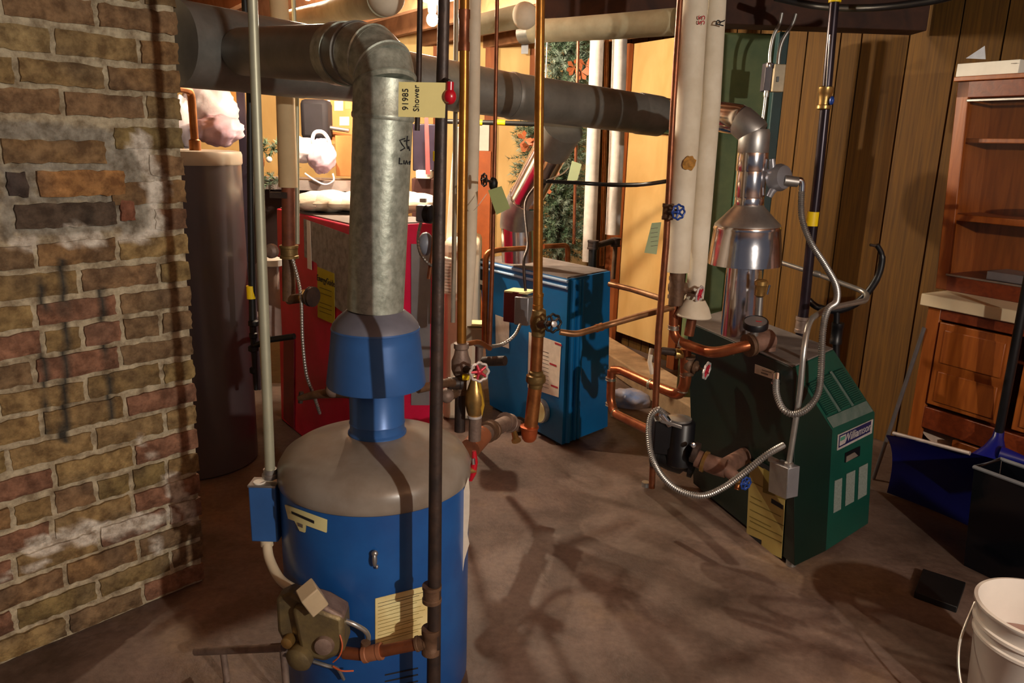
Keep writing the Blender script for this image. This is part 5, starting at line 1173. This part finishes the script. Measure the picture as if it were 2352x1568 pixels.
fit(kb, W(1362, 562, 4.4), Z, .026, .05, iron, 'tee'); fit(kb, W(1414, 556, 4.5), Z, .024, .05, iron, 'elbow'); MB().tube([W(1414, 556, 4.5), W(1408, 640, 4.5)], .014, 12).build('pipe', rust, kb)
# copper lines above the blue boiler
tl = thing('copper_loop', 'slim copper pipes looping over the top of the blue boiler', 'pipe', W(1200, 575, 3.9))
q = bend(PW([(1113, 790, 3.55, 14), (1116, 582, 3.55, 14), (1140, 574, 3.6, 13), (1208, 570, 3.7, 12)]), .03)
MB().tube([p for p, _ in q], [r for _, r in q], 14).build('pipe', copper, tl)
q = bend(PW([(1248, 566, 3.9, 11), (1304, 563, 4.0, 12), (1304, 600, 4.0, 12)]), .03)
MB().tube([p for p, _ in q], [r for _, r in q], 14).build('pipe', copper, tl)
q = bend(PW([(1062, 792, 2.6, 12), (1100, 784, 2.7, 12), (1125, 800, 2.8, 12)]), .03)
MB().tube([p for p, _ in q], [r for _, r in q], 14).build('pipe', copper, tl)
MB().tube([W(1110, 830, 3.0), W(1160, 828, 2.95)], .02, 14).build('black_cap_pipe', iron, tl)
# aquastat
aq = thing('aquastat_box', 'grey and dark red control box fixed left of the middle copper riser', 'control box', W(1195, 745, 3.3))
MB().box(W(1183, 702, 3.32), (.032, -.02, 0), (.02, .03, 0), (0, 0, .07)).build('red_box', mat('oxblood_paint', (96, 22, 30), .5), aq, bev=.004)
MB().box(W(1207, 712, 3.28), (.030, -.012, 0), (.02, .03, 0), (0, 0, .062)).build('cover', greybox, aq, bev=.004)
MB().box(W(1195, 668, 3.32), (.05, -.02, 0), (.02, .04, 0), (0, 0, .004)).build('top_plate', cream, aq, bev=.001)
smoothrun('cable', iron, [(1207, 668, 3.28, 7), (1203, 600, 3.3, 7), (1212, 560, 3.4, 6), (1206, 470, 3.6, 6), (1228, 430, 3.7, 6)], aq)
flex('metal_hose', [(1195, 745, 3.2), (1180, 772, 3.15), (1150, 792, 3.1), (1115, 795, 3.0), (1090, 790, 2.9)], 8, steel, aq, ridge=.012)
# black cable
cbx = thing('black_cable', 'black cable stretched between the middle copper riser and the big white risers', 'cable', W(1400, 424, 3.6))
smoothrun('cable', blackp, [(1250, 416, 3.3, 9), (1330, 420, 3.5, 9), (1400, 424, 3.5, 10), (1470, 424, 3.4, 9), (1532, 416, 3.2, 8)], cbx)
smoothrun('cable', emt, [(1255, 414, 3.3, 3), (1290, 400, 3.6, 3), (1306, 385, 4.0, 3)], cbx, 6)
# bag on the ledge
bagat(1445, 922, 4.6, 48, 28, mat('blue_white_plastic', (120, 150, 210), .35, 0, .3, 6, .2, rgb2=(196, 180, 170)), 'blue and white crumpled plastic bag on the floor right of the blue boiler', 31, amp=.15, dy=.12)
# olive panel and switch at the right
ol = thing('painted_panel', 'tall olive green painted metal panel behind the silver vent of the green boiler', 'panel', G(1690, 830))
a, b = W(1612, 300, 4.35), W(1762, 300, 4.35)
MB().box(((a.x + b.x) / 2, 4.40, 1.08), ((b.x - a.x) / 2, 0, 0), (0, .05, 0), (0, 0, 1.08)).build('panel_body', olive, ol, bev=.01)
a, b = W(1700, 300, 4.33), W(1740, 300, 4.33)
MB().box(((a.x + b.x) / 2, 4.325, 1.0), ((b.x - a.x) / 2, 0, 0), (0, .02, 0), (0, 0, .72)).build('raised_strip', mat('teal_green', (34, 84, 70), .6, 0, .3, 5), ol, bev=.01)
a, b = W(1762, 300, 4.3), W(1786, 300, 4.3)
MB().box(((a.x + b.x) / 2, 4.3, 1.08), ((b.x - a.x) / 2, 0, 0), (0, .03, 0), (0, 0, 1.08)).build('teal_post', mat('dark_teal', (18, 50, 50), .6), ol, bev=.006)
ps_ = thing('light_switch', 'cream switch cover on a grey box with conduits rising to the dark beam', 'switch', W(1785, 210, 3.95))
Ys = 3.95
MB().box(W(1786, 180, Ys), (R(1786, 180, Ys, 26), 0, 0), (0, .025, 0), (0, 0, R(1786, 180, Ys, 60))).build('switch_cover', mat('aged_cream', (186, 168, 136), .5), ps_, bev=.004)
MB().box(W(1786, 182, Ys - .028), (.005, 0, 0), (0, .006, 0), (0, 0, .012)).build('toggle', blackp, ps_, bev=.001)
MB().box(W(1762, 178, Ys + .03), (R(1762, 178, Ys, 20), 0, 0), (0, .03, 0), (0, 0, R(1762, 178, Ys, 62))).build('back_box', mat('dark_grey_box', (66, 60, 66), .5, .3), ps_, bev=.004)
for l in ([(1796, 30, Ys), (1790, 55, Ys), (1776, 85, Ys), (1769, 120, Ys), (1768, 150, Ys)], [(1828, 32, Ys), (1820, 55, Ys), (1798, 92, Ys), (1790, 120, Ys), (1787, 150, Ys)], [(1760, 208, Ys), (1757, 240, Ys), (1750, 290, Ys)]):
    smoothrun('conduit', emt, [(x, y, Y, 8.5) for x, y, Y in l], ps_)
MB().lathe(W(1766, 150, Ys), Z, [(.012, -.01), (.014, 0), (.012, .012)], 12).build('connector', chrome, ps_); MB().lathe(W(1760, 216, Ys), Z, [(.012, -.015), (.014, 0), (.012, .015)], 12).build('connector', emt, ps_)
# curved shadow on the panelling modelled as a tube; top and drop pipe solid
bh = thing('wall_shadow_tube', 'black curved tube in the shape of a shadow on the wood panelling, with a drop pipe, right of the gas pipe', 'hose', W(1960, 700, 3.65))
smoothrun('hose', blackp, [(2014, 562, 3.42, 12), (2026, 590, 3.42, 15), (2014, 640, 3.42, 16), (1975, 690, 3.44, 17), (1925, 712, 3.47, 17), (1880, 706, 3.5, 15), (1856, 688, 3.52, 12)], bh)  # this tube takes the shape of the cast shadow
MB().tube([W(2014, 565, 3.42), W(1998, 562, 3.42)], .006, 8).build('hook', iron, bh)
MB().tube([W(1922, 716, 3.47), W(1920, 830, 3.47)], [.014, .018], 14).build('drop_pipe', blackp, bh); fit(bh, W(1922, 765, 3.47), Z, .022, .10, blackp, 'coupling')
smoothrun('overhead_cable', blackp, [(1780, -6, 3.6, 16), (1880, 14, 3.5, 16), (2000, 18, 3.2, 17), (2140, 2, 3.0, 18), (2220, -20, 2.9, 18)], label='thick black cable sagging across the top right corner of the ceiling', cat='cable')
# ================================================================== cabinet
cd = V((.505, -.863, 0)).normalized(); cn = V((.863, .505, 0)).normalized(); K0 = V((1.842, 3.43, 0))
kz0 = .900; kz1 = W(2113, 673, 3.43).z
cab = thing('hutch_cabinet', 'orange oak hutch cabinet with glass doors and cream countertop', 'cabinet', K0 + cn * .25 + cd * .6)
def kp(s, n, z): return K0 + cd * s + cn * n + V((0, 0, z))
def kb_(s0, s1, n0, n1, z0, z1, name, mt, par=cab, bev=.003):
    mb = MB(); mb.hexa([kp(s0, n0, z0), kp(s1, n0, z0), kp(s1, n1, z0), kp(s0, n1, z0)], [kp(s0, n0, z1), kp(s1, n0, z1), kp(s1, n1, z1), kp(s0, n1, z1)]); return mb.build(name, mt, par, bev=bev)
kb_(0, 1.5, 0, .46, kz0, kz1, 'countertop', mat('cream_laminate', (216, 198, 164), .5, 0, .05, 6), bev=.004)
kb_(.03, .055, .03, .44, 0, kz0, 'side_panel', woodo)
kb_(.03, 1.46, .42, .44, 0, kz0, 'back_panel', woodr)
kb_(.03, .09, .02, .045, 0, kz0, 'face_stile', woodo)
kb_(.09, 1.46, .02, .045, kz0 - .05, kz0, 'face_rail', woodr)
kb_(.09, 1.46, .02, .045, .34, .44, 'face_rail', woodr)
kb_(.09, 1.46, .03, .42, .42, .44, 'deck', woodr)
for s0, s1 in ((.10, .42), (.47, .86), (.9, 1.3)):
    dr = kb_(s0, s1, .012, .03, .46, kz0 - .06, 'drawer_front', woodo)
    kb_(s0 + .03, s1 - .03, .006, .014, .66, kz0 - .09, 'raised_panel', woodo, dr); kb_(s0 + .03, s1 - .03, .006, .014, .48, .62, 'raised_panel', woodo, dr)
for s0, s1 in ((.24, .6), (.64, 1.0)): kb_(s0, s1, .018, .036, .03, .33, 'door', woodo)
kb_(.03, 1.46, .03, .42, .0, .025, 'plinth', woodr)
# hutch
HN = .20; hn_ = -cn; HP = K0 + cn * HN
hz1 = onp(HP, hn_, 2203, 188).z; sL = (onp(HP, hn_, 2152, 655) - K0).dot(cd); sT = (onp(HP, hn_, 2203, 188) - K0).dot(cd)
ln = (sT - sL) / (hz1 - kz1)     # slight lean of the old hutch
def hb_(s0, s1, n0, n1, z0, z1, name, mt, par=cab, bev=.003):
    k = lambda z: ln * (z - kz1)
    mb = MB(); mb.hexa([kp(s0 + k(z0), n0, z0), kp(s1 + k(z0), n0, z0), kp(s1 + k(z0), n1, z0), kp(s0 + k(z0), n1, z0)], [kp(s0 + k(z1), n0, z1), kp(s1 + k(z1), n0, z1), kp(s1 + k(z1), n1, z1), kp(s0 + k(z1), n1, z1)]); return mb.build(name, mt, par, bev=bev)
hb_(sL, sL + .02, HN, .46, kz1, hz1, 'side_panel', woodo)
hb_(sL, sL + .055, HN - .01, HN + .01, kz1, hz1, 'face_stile', woodo)
hb_(sL, 1.4, .44, .46, kz1, hz1, 'back_panel', woodo)
hb_(sL, 1.4, HN - .01, .46, hz1 - .07, hz1, 'top_rail', woodr)
hb_(sL - .012, 1.4, HN - .025, .47, hz1, hz1 + .02, 'cornice', woodo)
hb_(sL, 1.4, HN - .01, .46, kz1, kz1 + .07, 'bottom_rail', woodr)
zA = onp(HP + cn * .05, hn_, 2240, 322).z; zB = onp(HP + cn * .02, hn_, 2215, 492).z
hb_(sL + .02, 1.4, HN + .04, .44, zA - .012, zA + .008, 'shelf_board', woodo)
hb_(sL + .0, 1.4, HN + .0, .44, zB - .03, zB + .0, 'shelf_board', woodo)
gl = mat('cabinet_glass', (120, 110, 100), .04, 0, .02, 3, alpha=.05)
hb_(sL + .05, 1.2, HN + .004, HN + .008, kz1 + .07, hz1 - .07, 'glass_pane', gl)
hb_(sL + .05, 1.2, HN - .014, HN - .008, hz1 - .088, hz1 - .076, 'metal_track', steel)
hb_(sL + .045, 1.2, HN - .016, HN - .008, kz1 + .068, kz1 + .078, 'metal_track', steel)
tr = thing('letter_tray', 'grey metal tray behind the glass on the bottom of the hutch', 'tray', kp(.5, .3, kz1 + .07))
kb_(.14, .42, .24, .40, kz1 + .072, kz1 + .11, 'tray_body', greybox, tr)
wb = thing('white_carton', 'long flat white carton lying on top of the oak hutch', 'box', kp(.4, .3, hz1 + .02))
def on_h(px, py, off): return onp(K0 + cn * off, hn_, px, py)
a, b = on_h(2199, 168, .20), on_h(2342, 165, .20); sa, sb2 = (a - K0).dot(cd), (b - K0).dot(cd)
kb_(sa, sb2, .19, .42, hz1 + .021, hz1 + .021 + .055, 'carton_body', white, wb, .002)
mb = MB(); mb.tube([on_h(2322, 146, .186), on_h(2336, 145, .186)], .001, 4); mb.build('printed_line', inkg, wb)
crp = thing('crumpled_paper', 'crumpled white paper sticking up on top of the flat white carton', 'paper', kp(.2, .3, hz1 + .08))
a = on_h(2235, 132, .25)
mb = MB(); mb.add([on_h(2218, 134, .22), on_h(2262, 105, .25), on_h(2256, 122, .25), on_h(2264, 136, .25), on_h(2230, 128, .3)], [(0, 1, 2), (0, 2, 3), (0, 4, 1), (3, 2, 1)])
mb.build('sheet', mat('bluish_paper', (206, 210, 220), .7), crp)
for k_, (s_, nn_) in enumerate(((.28, .3), (.5, .28))):
    c_o = kp(s_, nn_, zB + .002)
    MB().lathe(c_o, Z, [(.02, 0), (.05, .004), (.055, .03), (.05, .05)], 20).build('stacked_bowl', mat('brown_bowl', (110, 60, 34), .4), label=('brown bowl standing left on the middle shelf inside the glass hutch', 'brown bowl standing right on the middle shelf inside the glass hutch')[k_], cat='bowl')
# white disc in the opening
c_ = W(2172, 968, 3.36); MB().lathe(c_, (-.75, -.62, .2), [(.0, 0), (.105, 0), (.11, .004), (.11, .012), (.0, .014)], 36).build('round_plate', mat('dull_white_plate', (206, 180, 160), .6), label='pale round plate leaning upright in the opening under the oak drawers', cat='plate')
# ================================================================== shovels, pole, bin, bucket
def blade(l0, l1, b0_, b1_, bulge, name, mt, par, th=.006, nu=18, nv=10):
    mb = MB(); vs = []; n = (l1 - l0).cross(b0_ - l0).normalized(); n = n if n.y < 0 else -n
    for j in range(nv + 1):
        for i in range(nu + 1):
            u, v = i / nu, j / nv; p = (l0 * (1 - u) + l1 * u) * (1 - v) + (b0_ * (1 - u) + b1_ * u) * v
            vs.append(p - n * bulge * (1 - (2 * v - 1) ** 2) + n * .02 * (2 * u - 1) ** 2)
    k = len(vs); fs = []
    for j in range(nv):
        for i in range(nu):
            q_ = j * (nu + 1) + i; fs.append((q_, q_ + 1, q_ + nu + 2, q_ + nu + 1)); fs.append((k + q_, k + q_ + nu + 1, k + q_ + nu + 2, k + q_ + 1))
    mb.add(vs + [v - n * th for v in vs], fs); return mb.build(name, mt, par)
navyb = mat('blue_shovel_plastic', (12, 18, 96), .32, 0, .1, 5)
s1 = thing('snow_shovel', 'blue plastic snow shovel with black handle leaning upside down against the oak cabinet', 'shovel', G(2100, 1130))
L0, L1 = W(2040, 994, 3.26), W(2430, 1092, 2.70); B0_, B1_ = W(2046, 1102, 3.36), W(2400, 1230, 2.76); B0_.z = B1_.z = .02
blade(L0, L1, B0_, B1_, .05, 'blade', navyb, s1)
MB().tube([L0 + V((.02, -.006, .002)), L0.lerp(L1, .52) + V((0, -.006, .002))], .0085, 10).build('wear_strip', mat('scuffed_edge', (180, 166, 160), .5, .3), s1)
sk = W(2292, 1040, 3.0)
MB().tube([W(2262, 1068, 2.98), W(2285, 1035, 3.0), W(2292, 1005, 3.02), W(2296, 985, 3.03)], [.07, .045, .022, .018], 18).build('socket', navyb, s1)
MB().tube([W(2294, 995, 3.025), W(2322, 850, 2.98), W(2352, 690, 2.97), W(2390, 500, 2.96)], .0175, 16).build('handle', blackp, s1)
MB().tube([W(2388, 505, 2.96), W(2372, 480, 2.96), W(2374, 455, 2.96), W(2410, 455, 2.96), W(2412, 480, 2.96), W(2392, 505, 2.96)], .012, 10).build('grip', blackp, s1)
MB().tube([W(2296, 1042, 2.95), W(2400, 1075, 2.85)], [.035, .012], 12).build('blade_rib', navyb, s1)
bn = thing('storage_bin', 'glossy black plastic bin with a grey rim standing behind the white bucket', 'bin', G(2290, 1330))
a0, a1 = G(2196, 1290), G(2410, 1392); d_ = (a1 - a0).normalized(); n_ = V((-d_.y, d_.x, 0)); n_ = n_ if n_.y > 0 else -n_
tz = W(2240, 1072, a0.y + .0).z
bot = [a0 + d_ * .03, a0 + d_ * .45, a0 + d_ * .45 + n_ * .15, a0 + d_ * .03 + n_ * .15]
topq = [p + V((0, 0, tz)) for p in (a0 + d_ * .0, a0 + d_ * .48, a0 + d_ * .48 + n_ * .18, a0 + n_ * .18)]
blk2 = mat('glossy_black_plastic', (10, 11, 16), .12, 0, .1, 6, .02)
mb = MB(); mb.v = bot + topq + [p * .97 + ((topq[0] + topq[2]) / 2) * .03 for p in topq] + [p * .95 + ((bot[0] + bot[2]) / 2) * .05 + V((0, 0, .01)) for p in bot]
mb.f = [(3, 2, 1, 0)] + [(i, (i + 1) % 4, 4 + (i + 1) % 4, 4 + i) for i in range(4)] + [(4 + i, 4 + (i + 1) % 4, 8 + (i + 1) % 4, 8 + i) for i in range(4)] + [(8 + i, 8 + (i + 1) % 4, 12 + (i + 1) % 4, 12 + i) for i in range(4)] + [(12, 13, 14, 15)]
mb.m = [0] * len(mb.f); mb.build('bin_body', blk2, bn, bev=.01, smooth=30)
MB().tube([p + V((0, 0, .0)) for p in topq], .008, 8, closed=True).build('rim', mat('grey_rim', (110, 112, 116), .4), bn)
po = W(2117, 770, 3.42); pf = G(2006, 1100); MB().tube([pf + V((0, 0, .004)), po, po + (po - pf) * .05], .0095, 10).build('thin_pole', mat('grey_pole', (110, 104, 104), .4, .4), label='thin grey pole leaning against the left side of the oak cabinet', cat='pole')
BC = V((1.462, 1.845, 0)); bk = thing('bucket', 'white plastic bucket with wire handle in the lower right corner', 'bucket', BC)
wp = mat('white_bucket_plastic', (220, 214, 206), .4, 0, .05, 6)
MB().lathe(BC, Z, [(.125, 0), (.135, .004), (.152, .27), (.158, .275), (.158, .283), (.153, .286), (.155, .305), (.162, .309), (.162, .318), (.156, .321), (.158, .355), (.166, .362), (.166, .370), (.157, .372), (.154, .355), (.148, .24), (.130, .012), (.001, .012)], 72).build('bucket_body', wp, bk, smooth=50)
MB().lathe(BC + V((0, 0, .235)), Z, [(.001, 0), (.146, 0)], 48, cap=False).build('dirty_water', mat('pinkish_sludge', (150, 112, 100), .2, 0, .2, 9), bk)
hp_ = [BC + V((-.11, .12, .315)), BC + V((-.185, .04, .22)), BC + V((-.20, -.05, .13)), BC + V((-.15, -.15, .12)), BC + V((-.05, -.22, .16)), BC + V((.07, -.19, .26)), BC + V((.12, -.12, .315))]
MB().tube(spline(hp_, 10), .004, 8).build('wire_handle', emt, bk)
dk = thing('black_tray', 'flat black block on the floor between the bucket and the black bin', 'tray', G(2160, 1370))
a0, a1, a2, a3 = G(2098, 1372), G(2196, 1408), G(2216, 1350), G(2118, 1318)
MB().hexa([a0, a1, a2, a3], [p + V((0, 0, .025)) for p in (a0, a1, a2, a3)]).build('tray_body', blackpaint, dk, bev=.003)
# stand bars left of the tank
st = thing('steel_stand', 'low steel angle bar frame on the floor left of the front water heater', 'stand', W(600, 1500, 1.95))
p_ = W(450, 1496, 2.0); q_ = W(652, 1486, 1.82); MB().tube([p_, q_], .012, 10).build('bar', castg, st)
for w_ in (W(512, 1493, 1.95), W(650, 1488, 1.84)): MB().tube([w_, V((w_.x + .01, w_.y - .01, 0))], .010, 10).build('leg', castg, st)

# ------------------------------------------------------------------ lamps
def point(name, loc, e, col, rad):
    l = bpy.data.lights.new(name, 'POINT'); l.energy = e; l.color = col; l.shadow_soft_size = rad
    o = bpy.data.objects.new(name, l); C.objects.link(o); o.location = loc; return o
BULB = W(993, 45, 4.4)
t = thing('hanging_bulb', 'bare glowing light bulb hanging under the joists behind the flue pipes', 'light bulb', BULB + V((0, 0, .12)))
bm = mat('glowing_glass', (255, 226, 190), .3, emit=3600.)
bm.node_tree.nodes['Principled BSDF'].inputs['Emission Color'].default_value = (1, .84, .62, 1)
MB().ball(BULB, (.03, .03, .034), 12, nr=16).build('bulb', bm, t)
B2 = W(706, -16, 4.1)
t2 = thing('hanging_bulb', 'second glowing bulb at the top edge of the view above the beige riser', 'light bulb', B2 + V((0, 0, .05)))
MB().ball(B2, (.03, .03, .034), 12, nr=16).build('bulb', bm, t2)
MB().lathe(B2 + V((0, 0, .03)), (0, 0, 1), [(.016, 0), (.022, .01), (.024, .05), (.03, max(.06, CZ - B2.z - .03))], 16).build('socket', beige, t2)
MB().lathe(BULB + V((0, 0, .03)), (0, 0, 1), [(.016, 0), (.022, .01), (.024, .05), (.05, .06), (.05, .075)], 16).build('socket', beige, t)
point('room_lamp_right', (1.95, -1.0, 1.93), 320, (1, .92, .80), .035)
w = bpy.data.worlds.new('world'); sc.world = w; w.use_nodes = True
w.node_tree.nodes['Background'].inputs[0].default_value = (.8, .8, .95, 1); w.node_tree.nodes['Background'].inputs[1].default_value = .09
